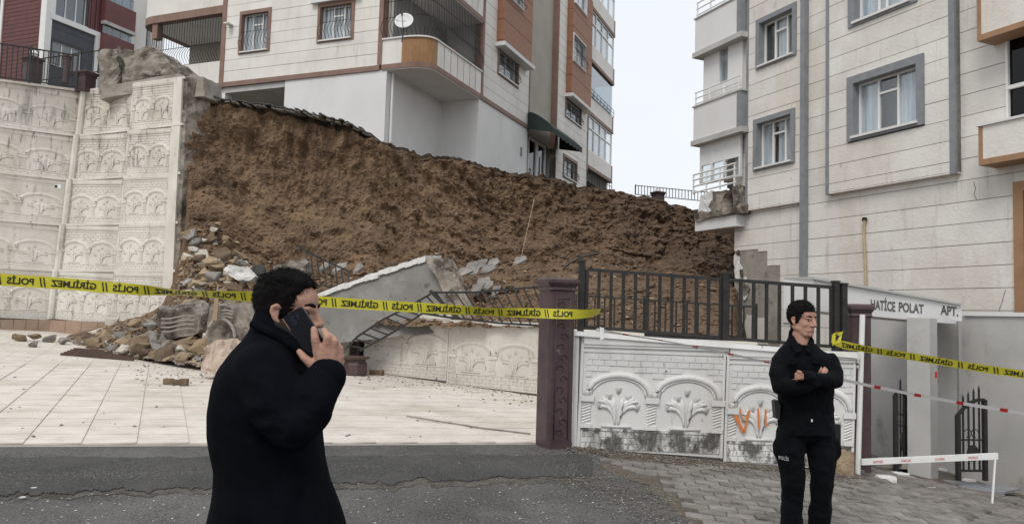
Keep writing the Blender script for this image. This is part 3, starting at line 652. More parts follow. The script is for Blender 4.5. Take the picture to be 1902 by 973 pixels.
# graffiti strokes (orange spray)
gf = Frame(f0, V((fe.x, fe.y, 0)).normalized(), (0, 0, 1))
def stroke(pts, w):
    b = MB(); rows = [[], []]
    for i, (x, y) in enumerate(pts):
        ww = w*(1+.25*sin(i*2.1)); rows[0].append(V(gf.pt(*gf.uv(x-ww, y, .034), .034))); rows[1].append(V(gf.pt(*gf.uv(x+ww, y-1, .034), .034)))
    b.grid(rows); b.prism([], (0, 0, 0)) if False else None
    return b
gt = MB()
for pts, w in (([(1366, 771), (1370, 780), (1375, 791), (1381, 803)], 3.2), ([(1392, 762), (1388, 775), (1385, 790), (1382, 804)], 2.6), ([(1374, 757), (1377, 770), (1379, 780)], 1.2), ([(1408, 758), (1409, 775), (1409, 797)], 1.4), ([(1422, 760), (1422, 778), (1423, 793)], 1.6), ([(1423, 790), (1430, 791), (1437, 789)], 2.2), ([(1424, 767), (1430, 765)], 1.5)):
    s_ = stroke(pts, w); gt.add(s_.v, s_.f)
gt.build('graffiti', MT['orange_spray'], fwall, fixn=False)
# front fence
top0, top1 = P(1086, 504, 9.2), P(1568, 546, 8.9)
def ff(px, v): A = f0+fe*fu(px); return A-fn_*.1+V((0, 0, FH+.025+v))
for (a, c, n, lab) in ((1086, 1340, 11, 'longer left section of the black iron fence on the front white wall'), (1353, 1549, 8, 'right section of the black iron fence behind the officer')):
    t = empty('iron_fence', ff((a+c)/2, 0), lab, 'fence', 'front fence sections')
    barpart('top_rail', ff(a, .74), ff(c, .74), .02, t, I); barpart('bottom_rail', ff(a, .055), ff(c, .055), .02, t, I); barpart('mid_rail', ff(a, .64), ff(c, .64), .010, t, I) if False else None
    for i in range(n+1): barpart('bar', ff(a+(c-a)*i/n, .055), ff(a+(c-a)*i/n, .74), .019 if i in (0, n) else .0165, t, I)
for px, z0, z1, lab in ((1076, -.08, .83, 'thick black iron fence post next to the brown gate post'), (1347, -.1, .80, 'black iron post between the two front fence sections'), (1557, -.1, .80, 'finial topped black iron post right of the officer'), (1572, -.4, .78, 'outermost black iron post beside the right brown gate post')):
    q = MB(); a, c = ff(px, z0)+fn_*.0, ff(px, z1); q.tube([a, c], .034, 4, True); o = q.build('iron_post', I); tag(o, lab, 'post', 'iron posts of the front fence')
    q = MB(); q.tube([c, c+V((0, 0, .018))], .042, 4, True); q.build('post_cap', I, o)
q = MB(); q.tube([ff(1040, .72), ff(1052, .80), ff(1075, .89), ff(1105, .945)], .014, 6); tag(q.build('bent_rail', I), 'bent iron rail curving over the top of the brown gate post', 'rail')
post('gate_post', 'tall dark brown gate post with scrollwork and flat cap beside the courtyard', V((.545, 9.22, G(.545, 9.22)-.02)), .33, 1.98, MT['brown_post'], V((.9128, .4083, 0)), relief=True)
gp2 = P(1594, 700, 9.3); post('gate_post', 'dark brown gate post right of the officer, partly hidden by the fence', V((gp2.x, gp2.y, G(gp2.x, gp2.y)-.1)), .24, 2.05, MT['brown_post'], V((.985, -.17, 0)), relief=False)
# white pole and barrier arm
wp = P(1597, 880, 9.02); q = MB(); q.tube([P(1593, 884, 9.0), P(1602, 584, 9.0)], .03, 8); tag(q.build('white_pole', MT['white_paint']), 'thin white pole against the right brown gate post', 'pole')
bt = empty('barrier', P(1720, 860, 8.7), 'white barrier arm with small red labels across the entrance', 'barrier')
a, c = P(1600, 857, 8.95), P(1852, 846, 8.55)
q = MB(); d = (c-a).normalized(); q.hexa([p+w for w in (V((0, 0, -.035)), V((0, 0, .03))) for p in (a+V((0, -.02, 0)), c+V((0, -.02, 0)), c+V((0, .02, 0)), a+V((0, .02, 0)))]); q.build('arm', MT['white_paint'], bt)
q = MB(); q.tube([c+V((-.02, 0, -.03)), P(1843, 934, 8.5)], .012, 6); q.build('leg', MT['white_paint'], bt)
for s_ in (.12, .33, .58, .82):
    p = a.lerp(c, s_); q = MB(); dd = d*.05; q.add([p-dd+V((0, -.0235, -.015)), p+dd+V((0, -.0235, -.015)), p+dd+V((0, -.0235, .01)), p-dd+V((0, -.0235, .01))], [(0, 1, 2, 3)]); q.build('label', mat('label_red', (.45, .12, .1), (.7, .6, .55), 60, .5) if s_ == .12 else bpy.data.materials['label_red'], bt)

# ------------------------------------------------------------------ entrance shelter of the right block
ent = empty('entrance_porch', P(1690, 880, 10.6), 'grey and white entrance porch with painted name above the gate', 'porch')
wz = -.75
fw = Frame(P(1875, 880, 10.3)*1, BV); fw.o.z = 0
def zfix(px, D): return P(px, 890, D)
# grey plinth wall running along the building
u0, u1 = fw.uv(1560, 700)[0], fw.uv(2500, 700)[0]; vt = fw.uv(1840, 580)[1]
bx('plinth_wall', ent, MT['plaster_grey'], fw, u0, u1, wz, vt-.05, -.25, 0); bx('plinth_coping', ent, MT['plaster'], fw, fw.uv(1787, 600)[0]+.05, u1, vt-.05, vt, -.28, .03)
# canopy: near corner -> wall
cA, cB = P(1511, 519, 9.55), P(1787, 567, 10.6); cA0, cB0 = P(1511, 577, 9.55), P(1787, 603, 10.6)
cF = P(1456, 519, 10.6); cF0 = P(1456, 577, 10.6)
cE, cE0 = cF+(cB-cA), cF0+(cB0-cA0)
q = MB(); q.add([cA0, cB0, cE0, cF0, cA, cB, cE, cF], [(0, 1, 2, 3), (4, 7, 6, 5), (0, 4, 5, 1), (3, 2, 6, 7), (0, 3, 7, 4), (1, 5, 6, 2)]); can = q.build('canopy', MT['plaster'], ent)
q = MB(); lift = V((0, 0, .03)); ov = V((-.02, -.05, 0)); q.hexa([cA+ov, cB+ov, cE, cF, cA+ov+lift, cB+ov+lift, cE+lift, cF+lift]); q.build('canopy_edge', MT['plaster_grey'], can)
# name painted on the canopy face
MT['sign_ink'] = mat('sign_ink', (.05, .05, .05), (.16, .155, .15), 40, .8)
def text_mesh(body, size=1, bold=.02):
    cu = bpy.data.curves.new('txt', 'FONT'); cu.body = body; cu.size = size; cu.offset = bold; cu.resolution_u = 3
    o = bpy.data.objects.new('txt', cu); C.objects.link(o); dg = bpy.context.evaluated_depsgraph_get(); me = bpy.data.meshes.new_from_object(o.evaluated_get(dg))
    vs = [v.co.copy() for v in me.vertices]; fs = [tuple(p.vertices) for p in me.polygons]; bpy.data.objects.remove(o); bpy.data.curves.remove(cu); bpy.data.meshes.remove(me); return vs, fs
cn_ = (cB0-cA0).cross(cA-cA0).normalized()
if cn_.y > 0: cn_ = -cn_
def on_canopy(x, y): return hit(x, y, cA+cn_*.006, cn_)
for body, x0, x1, t0, b0, t1, b1 in (('HATİCE', 1617, 1663, 552, 573, 557, 578), ('POLAT', 1669, 1716, 557, 578, 562, 582), ('APT.', 1748, 1780, 563, 583, 567, 587)):
    vs, fs = text_mesh(body, 1, .028); mxx = max(v.x for v in vs); myy = max(v.y for v in vs if True); b = MB(); pts = []
    for v in vs:
        s_, h_ = v.x/mxx, v.y/.86; x = x0+(x1-x0)*s_; tt, bb = t0+(t1-t0)*s_, b0+(b1-b0)*s_; pts.append(on_canopy(x, bb+(tt-bb)*h_))
    b.add(pts, fs); b.build('lettering', MT['sign_ink'], can, fixn=False)
# piers under the canopy
def pier(x0, x1, x2, yt, yb, D, nm, m):
    a0, a1 = P(x0, yb, D), P(x1, yb, D-.12); t0, t1 = P(x0, yt, D), P(x1, yt, D-.12); w = V((.25, .45, 0))
    c2 = P(x2, yb, D+.12); w = c2-a1; w.z = 0
    b = MB(); zb = V((0, 0, -.15)); b.hexa([a0+zb, a1+zb, a1+w+zb, a0+w+zb, V((a0.x, a0.y, t0.z)), V((a1.x, a1.y, t0.z)), V((a1.x+w.x, a1.y+w.y, t0.z)), V((a0.x+w.x, a0.y+w.y, t0.z))]); return b.build(nm, m, ent)
pier(1686, 1729, 1743, 590, 898, 10.0, 'pier', MT['plaster_grey']); pier(1779, 1783, 1790, 596, 868, 10.4, 'pier', MT['plaster_grey'])
p = P(1737, 696, 9.85); q = MB(); f = Frame(p, V((.7, .7, 0)).normalized()); q.box(f, -.015, .015, -.04, .04, 0, .02); q.build('door_bell', MT['red_tape'], ent)
# iron gate leaves
def gate(label, x0, x1, yb, yt0, yt1, D0, D1, n, plate):
    A, B = P(x0, yb, D0), P(x1, yb, D1); t = empty('gate_leaf', A, label, 'gate', 'entrance gate leaves'); h0 = P(x0, yt0, D0).z-A.z; h1 = P(x1, yt1, D1).z-B.z
    barpart('stile', A, A+V((0, 0, h0)), .025, t, I); barpart('stile', B, B+V((0, 0, h1)), .025, t, I)
    top = [A.lerp(B, s)+V((0, 0, h0+(h1-h0)*s+.06*sin(pi*s))) for s in (0, .25, .5, .75, 1)]; b = MB(); b.tube(top, .018, 4, True); b.build('top_rail', I, t)
    barpart('rail', A+V((0, 0, .12)), B+V((0, 0, .12)), .014, t, I); barpart('rail', A+V((0, 0, h0*.62)), B+V((0, 0, h0*.62)), .010, t, I)
    for i in range(1, n):
        s = i/n; p = A.lerp(B, s); h = h0+(h1-h0)*s; barpart('bar', p+V((0, 0, .12)), p+V((0, 0, h+.16)), .009, t, I)
        b = MB(); b.cyl(p+V((0, 0, h+.16)), .017, .06, 6, 0.001); b.build('spear_tip', I, t)
    p = A.lerp(B, .5)+V((0, -.02, h0*.42)); b = MB(); f = Frame(p, (B-A).normalized()); w = (B-A).length*.22; b.prism([f.pt(w*cos(2*pi*i/10), w*1.3*sin(2*pi*i/10), 0) for i in range(10)], f.en*.02); b.build('rosette', I, t)
    for sgn in (-1, 1):
        b = MB(); c = A.lerp(B, .5)+V((0, 0, h0*.72)); pts = [c+(B-A).normalized()*sgn*(.05+.05*cos(a*.5))+V((0, 0, .05*sin(a*.5))) for a in range(0, 11)]; b.tube(pts, .006, 5); b.build('scroll', I, t)
gate('narrow black gate leaf standing open left of the grey pier', 1664, 1682, 880, 733, 735, 9.9, 10.2, 2, True)
gate('arched black gate leaf with spear tips right of the grey pier', 1780, 1830, 892, 770, 742, 9.7, 9.75, 5, True)
# fallen plaster and sheets inside the entrance
for x, y, w, h in ((1648, 893, .22, .05), (1675, 886, .15, .04), (1660, 882, .1, .03), (1795, 893, .2, .03), (1818, 889, .12, .04), (1750, 874, .12, .03), (1890, 905, .15, .05), (1872, 912, .1, .04), (1815, 868, .1, .09), (1730, 908, .1, .02)):
    p = P(x, y, 9.6); p = hit(x, y, V((4.8, 9.8, G(4.8, 9.8))), V((.165, -.015, 1)).normalized()); chunk('plaster_piece', 'white piece of fallen plaster on the ground at the porch', 'plaster', [p+V((dx*w, dy*w, 0)) for dx, dy in ((-.5, -.3), (.3, -.5), (.6, .1), (.1, .5), (-.4, .35))], (0, 0, h), MT['chalk'], .02, 1, 'plaster pieces at the porch')
p = hit(1795, 905, V((4.8, 9.8, G(4.8, 9.8))), V((.165, -.015, 1)).normalized()); chunk('metal_sheet', 'flat grey sheet lying on the ground inside the entrance', 'sheet', [p+V((-.55, -.1, .01)), p+V((.3, -.25, -.02)), p+V((.75, .15, -.04)), p+V((-.1, .3, .01))], (0, 0, .025), MT['grey_trim'], .01, 1)
p = hit(1640, 868, V((4.5, 9.9, G(4.5, 9.9))), V((.165, -.015, 1)).normalized()); chunk('doorstep_slab', 'pale stone slab leaning near the narrow gate leaf', 'slab', [p+V((-.1, 0, 0)), p+V((.3, -.1, 0)), p+V((.45, .3, .0)), p+V((.1, .35, .0))], (0, 0, .08), MT['concrete'], .01, 1)
# ------------------------------------------------------------------ facade helpers
def cut(u0, u1, v0, v1, holes):
    """rectangles of (u0..u1, v0..v1) left when the holes are taken out"""
    out = [(u0, u1, v0, v1)]
    for a, b, c, d in holes:
        nx = []
        for (p, q, r, s) in out:
            if b <= p or a >= q or d <= r or c >= s: nx.append((p, q, r, s)); continue
            if a > p: nx.append((p, a, r, s))
            if b < q: nx.append((b, q, r, s))
            m0, m1 = max(a, p), min(b, q)
            if c > r: nx.append((m0, m1, r, c))
            if d < s: nx.append((m0, m1, d, s))
        out = nx
    return out
def clad(parent, fr, u0, u1, v0, v1, n, pitch, vref, holes, m, T=.05, L=2.6, core=True, gap=.007, bare=(), jm='joint', depth=.3, name='cladding_board'):
    if core:
        for r in cut(u0, u1, v0, v1, holes): bx('wall_core', parent, MT[jm], fr, r[0], r[1], r[2], r[3], n-depth, n-.018)
    k0 = math.floor((v0-vref)/pitch); v = vref+k0*pitch; j = 0
    while v < v1:
        a, b = max(v, v0), min(v+pitch, v1)
        if b-a > .03:
            for (p, q, r, s) in cut(u0, u1, a+gap, b-gap, list(holes)+list(bare)):
                if s-r < .03 or q-p < .02: continue
                cuts = [p]; x = u0+L*random.uniform(.3, 1)
                while x < q-.3:
                    if x > p+.3: cuts.append(x)
                    x += L*random.uniform(.8, 1.1)
                cuts.append(q)
                for c0, c1 in zip(cuts, cuts[1:]):
                    bx(name, parent, m, fr, c0+(.002 if c0 > p else 0), c1-(.002 if c1 < q else 0), r, s, n-T, n+random.gauss(0, .002))
        v += pitch; j += 1
def window(parent, fr, r, n, trim, tw=.12, dep=.16, cols=(.33, .66), tilt=True, glass='glass', curtain=.5, proud=.035, grille=False, room='dark_room', sill=True, vbar=None):
    if room == 'dark_room' and glass == 'glass': room = 'room'
    u0, u1, v0, v1 = r; q = MB(); i0, i1, j0, j1 = u0+tw, u1-tw, v0+tw*.5, v1-tw
    for a in ((u0, u1, j1, v1), (u0, i0, v0, j1), (i1, u1, v0, j1), (i0, i1, v0, j0)): q.box(fr, a[0], a[1], a[2], a[3], n-dep, n+proud)
    w = q.build('window', trim, parent)
    if sill: bx('sill', w, MT['plaster'], fr, i0-.04, i1+.04, v0+tw*.3, v0+tw*.5+.02, n-dep, n+proud+.05)
    fb = .045; q = MB(); d0, d1 = n-dep-.02, n-dep+.035
    for a in ((i0, i1, j1-fb, j1), (i0, i1, j0, j0+fb), (i0, i0+fb, j0+fb, j1-fb), (i1-fb, i1, j0+fb, j1-fb)): q.box(fr, *a, d0, d1)
    W_ = i1-i0; H_ = j1-j0
    for c in cols: q.box(fr, i0+W_*c-fb*.6, i0+W_*c+fb*.6, j0+fb, j1-fb, d0, d1)
    if tilt and len(cols) >= 2: q.box(fr, i0+W_*cols[0]+fb*.6, i0+W_*cols[1]-fb*.6, j0+H_*.72-fb*.6, j0+H_*.72+fb*.6, d0, d1)
    q.build('frame', MT['pvc'], w)
    bx('pane', w, MT[glass], fr, i0, i1, j0, j1, n-dep-.008, n-dep-.002)
    q = MB(); q.add([fr.pt(a, b, c) for a, b, c in ((i0, j0, n-dep-.02), (i1, j0, n-dep-.02), (i1, j1, n-dep-.02), (i0, j1, n-dep-.02), (i0, j0, n-dep-1), (i1, j0, n-dep-1), (i1, j1, n-dep-1), (i0, j1, n-dep-1))], [(4, 5, 6, 7), (0, 1, 5, 4), (3, 7, 6, 2), (0, 4, 7, 3), (1, 2, 6, 5)]); q.build('room', MT[room], w)
    if curtain:
        spans = curtain if isinstance(curtain, (list, tuple)) else ((0, curtain*.55), (1-curtain*.45, 1))
        for s0, s1 in spans:
            q = MB(); a, b = i0+W_*s0, i0+W_*s1; N = max(8, int((b-a)/.022)); rows = [[], []]
            for k in range(N+1):
                u = a+(b-a)*k/N; d = n-dep-.06+.028*sin(k*1.3)+.015*sin(k*.47+u)
                rows[0].append(fr.pt(u, j0, d+.02*sin(k))); rows[1].append(fr.pt(u, j1, d))
            q.grid(rows); q.build('curtain', MT['curtain'], w, smooth=True, fixn=False)
    if grille:
        q = MB(); N = max(4, int((u1-u0-2*tw)/.13))
        for k in range(N+1):
            u = i0+W_*k/N; H2 = j1-j0
            q.tube([fr.pt(u, j0+.02, n+.05), fr.pt(u, j0+H2*.08, n+.09), fr.pt(u, j0+H2*.22, n+.20), fr.pt(u, j0+H2*.38, n+.15), fr.pt(u, j0+H2*.5, n+.06), fr.pt(u, j1-.01, n+.06)], .009, 4)
        for s_, o_ in ((.02, .05), (.52, .06), (.98, .06)): q.tube([fr.pt(i0, j0+H2*s_, n+o_), fr.pt(i1, j0+H2*s_, n+o_)], .009, 4)
        for u in (i0, i1): q.tube([fr.pt(u, j0+H2*.22+.1*sin(a), n+.1+.1*cos(a)) for a in [2*pi*i/12 for i in range(13)]], .008, 4)
        q.build('grille', MT['black_iron'], w)
    return w
# ------------------------------------------------------------------ left apartment block
lb_ = empty('apartment_block', C1+V((0, 0, 6.2)), 'white and brown apartment block with grilled balconies above the earth cut', 'building')
VB = FL.uv(705, 131)[1]; ST = 2.9; ZG = 6.0; TOP = VB+3*ST+.6
u_ = lambda fr, x, y, n=0: fr.uv(x, y, n)[0]
uS = u_(FL, 705, 110); uP = u_(FL, 415, 110); uCol = u_(FL, 715, 200); uR0 = u_(FL, 527, 190)
w1 = FL.rect(447, 23, 501, 95); w2 = FL.rect(592, 9, 657, 73)
w1b = (w1[0], w1[1], w1[2]+ST, w1[3]+ST); w2b = (w2[0], w2[1], w2[2]+ST, w2[3]+ST)
clad(lb_, FL, uP, uS, VB+.17, VB+2*ST, 0, .405, VB+.17, [w1, w2, w1b, w2b], MT['clad_left'])
for r in (w1, w2): window(lb_, FL, r, 0, MT['brown_trim'], .13, .14, (.36, .72), True, 'glass', [(0, .3)], grille=True)
for r in (w1b, w2b): window(lb_, FL, r, 0, MT['brown_trim'], .13, .14, (.36, .72), True, 'glass', 0)
bx('ledge', lb_, MT['plaster'], FL, w2[0]-.25, w2[1]+.25, w2[3]+.01, w2[3]+.12, 0, .16); 
bx('band', lb_, MT['brown_trim'], FL, uP, uS+.02, VB, VB+.168, -.3, .035); bx('corner_strip', lb_, MT['brown_trim'], FL, uS-.07, uS+.09, VB+.169, VB+2*ST, -.3, .03)
bx('corner_strip', lb_, MT['brown_trim'], FL, uP-.13, uP+.05, VB-.02, VB+2*ST, -.3, .037)
# bodies
bx('body', lb_, MT['plaster'], FL, uP+.02, uCol, VB-.2, VB+2*ST, -9, -.31)
bx('lower_wall', lb_, MT['plaster'], FL, uR0, uCol, ZG-.5, VB-.001, -9, -.02)
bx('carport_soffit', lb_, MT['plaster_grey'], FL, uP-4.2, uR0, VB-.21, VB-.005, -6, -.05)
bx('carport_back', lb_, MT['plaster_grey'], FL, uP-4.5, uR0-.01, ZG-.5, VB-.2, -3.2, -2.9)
bx('carport_column', lb_, MT['plaster'], FL, uP-.15, uP+.12, ZG-.5, VB-.21, -.4, -.05)
bx('downpipe', lb_, MT['white_paint'], FL, uCol+.03, uCol+.10, ZG-.3, VB-.01, -.35, -.28)
# side: recess wall below the balcony, then lower wall and body
uB0 = u_(FR, 889, 230); uB1 = u_(FR, 979, 200); uE = u_(FR, 897, 120); uSh0 = u_(FR, 984, 130); uSh1 = u_(FR, 1036, 130); uW1 = u_(FR, 1092, 200); uEnd = u_(FR, 1139, 200)
bx('lower_wall', lb_, MT['plaster'], FR, uB0, uSh0, ZG-.5, VB-.001, -5, -.02)
bx('band', lb_, MT['brown_trim'], FR, uB0, uSh0, VB, VB+.168, -.3, .03)
wA = FR.rect(925, 80, 962, 166)
clad(lb_, FR, uE, uSh0, VB+.17, VB+2*ST, 0, .405, VB+.17, [wA], MT['clad_left'], L=9)
window(lb_, FR, wA, 0, MT['brown_trim'], .14, .14, (.5,), False, 'glass', .5, grille=True)
bx('corner_strip', lb_, MT['brown_trim'], FR, uE-.1, uE+.04, VB+.169, VB+2*ST, -.3, .033)
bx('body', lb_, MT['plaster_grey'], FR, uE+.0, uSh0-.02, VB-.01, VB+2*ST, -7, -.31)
# wooden oriel boxes
def oriel(x0, x1, ybot0, wins, top):
    u0, u1 = u_(FR, x0, 120), u_(FR, x1, 120); vb = FR.uv(x0, ybot0, .3)[1]
    clad(lb_, FR, u0, u1, vb, top, .3, .82, vb+.1, wins, MT['wood_clad'], T=.3, L=9, core=False, gap=.01, name='wood_panel')
    bx('oriel_core', lb_, MT['brown_trim'], FR, u0+.05, u1-.05, vb, top, .01, .06) if not wins else None
    bx('ledge', lb_, MT['plaster'], FR, u0-.12, u1+.12, vb-.16, vb-.005, .001, .42)
    for w in wins: window(lb_, FR, w, .3, MT['plaster'], .08, .1, (.5,), False, 'glass', 0, grille=(w[2] < VB+5))
o1 = FR.rect(942, -40, 972, 24, .3); oriel(921, 975, 66, [o1], VB+2*ST)
wO = FR.rect(1065, 60, 1087, 137, .3); wO2 = (wO[0], wO[1], wO[2]+ST, wO[3]+ST)
oriel(1052, 1089, 165, [wO, wO2], VB+3*ST)
# shaft, far wall
bx('stair_shaft', lb_, MT['taupe'], FR, uSh0, uSh1, VB-.1, TOP, -.6, -.25); bx('shaft_strip', lb_, MT['brown_trim'], FR, uSh1-.1, uSh1+.03, VB-.1, TOP, -.3, .03); bx('shaft_strip', lb_, MT['brown_trim'], FR, uSh0-.03, uSh0+.05, VB-.1, TOP, -.3, .03)
wC = FR.rect(1050, 176, 1079, 240); wD = FR.rect(1046, 285, 1071, 343)
clad(lb_, FR, uSh1+.03, uW1, ZG-.3, TOP, 0, .405, VB+.17, [wC, wD], MT['clad_left'], L=9)
window(lb_, FR, wC, 0, MT['brown_trim'], .12, .12, (.5,), False, 'glass', .6, grille=True); window(lb_, FR, wD, 0, MT['brown_trim'], .14, .12, (.5,), False, 'glass', 0, grille=True)
bx('corner_strip', lb_, MT['brown_trim'], FR, uW1-.03, uW1+.12, VB-.2, TOP, -.3, .032)
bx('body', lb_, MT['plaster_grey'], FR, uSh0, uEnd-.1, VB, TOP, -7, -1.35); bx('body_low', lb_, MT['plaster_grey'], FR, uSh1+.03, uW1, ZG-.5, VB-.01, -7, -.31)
# entrance door in the shaft
ud0, ud1 = u_(FR, 977, 290), u_(FR, 1024, 300); vd = FR.uv(1000, 256)[1]
dr = MB(); dr.box(FR, ud0, ud1+.05, ZG-.3, vd+.15, -.9, -.6); dr = dr.build('door', MT['dark_room'], lb_)
um = ud0+(ud1-ud0)*.3
for k in range(2):
    a, b = um+(ud1-um)*k/2+.02, um+(ud1-um)*(k+1)/2-.02
    q = MB()
    for c in ((a, b, vd-.1, vd), (a, a+.09, ZG, vd-.1), (b-.09, b, ZG, vd-.1), (a+.09, b-.09, ZG+.9, ZG+1.0)): q.box(FR, *c, -.35, -.28)
    for j in range(6): q.tube([FR.pt((a+b)/2+.12*cos(t)*(1 if j % 2 else -1), ZG+.4+j*.32+.14*sin(t), -.3) for t in [i*pi/6 for i in range(10)]], .025, 5)
    q.build('door_leaf', MT['white_paint'], dr)
    bx('door_glass', dr, MT['glass_dark'], FR, a, b, ZG, vd, -.36, -.352)
bx('transom', dr, MT['taupe'], FR, ud0, ud1+.1, vd+.02, VB-.05, -.6, -.2)
# awning with scalloped valance
aw = MB(); a0, a1 = uSh0-.15, uSh1+.35; vt_ = FR.uv(985, 212)[1]; N = 24; rows = []
for k in range(7):
    s = k/6; rows.append([FR.pt(a0+(a1-a0)*i/N, vt_-.75*s**1.6-(.0 if k < 6 else .0), .04+1.15*s) for i in range(N+1)])
rows.append([FR.pt(a0+(a1-a0)*i/N, vt_-.75-.2-.07*abs(sin(i*pi/3)), 1.19) for i in range(N+1)])
aw.grid(rows); awn = aw.build('awning', MT['green_awning'], lb_, fixn=False)
for u in (a0, a1):
    q = MB(); q.add([FR.pt(u, vt_, .04)]+[FR.pt(u, vt_-.75*(k/6)**1.6, .04+1.15*k/6) for k in range(1, 7)]+[FR.pt(u, vt_-.95, 1.19), FR.pt(u, vt_-.75, .04)], [tuple(range(9))]); q.build('awning_side', MT['green_awning'], awn, fixn=False)
q = MB(); ug = u_(FR, 1030, 300); q.tube([FR.pt(ug-.35, VB-.55, -.1), FR.pt(ug, VB-.5, .05), FR.pt(ug+.02, ZG, .05)], .03, 6); q.build('gas_pipe', mat('gas_yellow', (.45, .27, .03), None, 1, .5), lb_)
bx('intercom', lb_, MT['grey_trim'], FR, u_(FR, 968, 280)-.06, u_(FR, 968, 280)+.06, FR.uv(968, 290)[1], FR.uv(968, 274)[1], -.02, .03)
# glazed balcony stack at the far end
for k in range(-0, 4):
    z = VB+k*ST; n0 = .0
    bx('balcony_parapet', lb_, MT['clad_left'], FR, uW1+.12, uEnd-.12, z+.16, z+.98, -.12, n0); bx('balcony_slab', lb_, MT['brown_trim'], FR, uW1+.12, uEnd, z-.02, z+.158, -1.3, .04)
    bx('balcony_corner', lb_, MT['brown_trim'], FR, uEnd-.12, uEnd, z+.16, z+.98, -1.2, .03)
    gl = 'glass_blue' if k == 1 else 'glass'
    g = bx('glazing', lb_, MT[gl], FR, uW1+.13, uEnd-.06, z+.98, z+2.87, -.08, -.07)
    bx('balcony_room', lb_, MT['room'], FR, uW1+.13, uEnd-.1, z+.17, z+2.87, -1.3, -1.1)
    q = MB()
    if k != 1:
        for s in (0, .25, .5, .75, 1): u = uW1+.14+(uEnd-uW1-.24)*s; q.box(FR, u-.035, u+.035, z+.98, z+2.87, -.065, -.02)
        for v in (z+1.0, z+2.2, z+2.84): q.box(FR, uW1+.13, uEnd-.06, v-.03, v+.03, -.067, -.018)
        q.build('glazing_bars', MT['pvc'], g)
    else:
        for v in (1.0, 1.2, 1.38): q.tube([FR.pt(uW1+.1, z+v, .06), FR.pt(uEnd, z+v, .06)], .018, 5)
        for s in range(8): u = uW1+.14+(uEnd-uW1-.2)*s/7; q.tube([FR.pt(u, z+.95, .06), FR.pt(u, z+1.38, .06)], .015, 5)
        q.build('balcony_rail', MT['grey_trim'], g)
    if k in (0, 2): bx('curtain', lb_, MT['curtain'], FR, uW1+.3, uEnd-.3, z+1.0, z+2.8, -.4, -.38)
q = MB()
for s in range(11): u = uW1+.05+(uEnd-uW1)*s/10; q.tube([FR.pt(u, ZG-.2, .0), FR.pt(u, VB+.0, .0)], .02, 5)
q.tube([FR.pt(uW1, VB-.25, 0), FR.pt(uEnd, VB-.25, 0)], .02, 5); q.build('lower_grille', MT['black_iron'], lb_)
bx('lower_soffit', lb_, MT['room'], FR, uW1+.12, uEnd, VB-.55, VB-.03, -2, -.3)
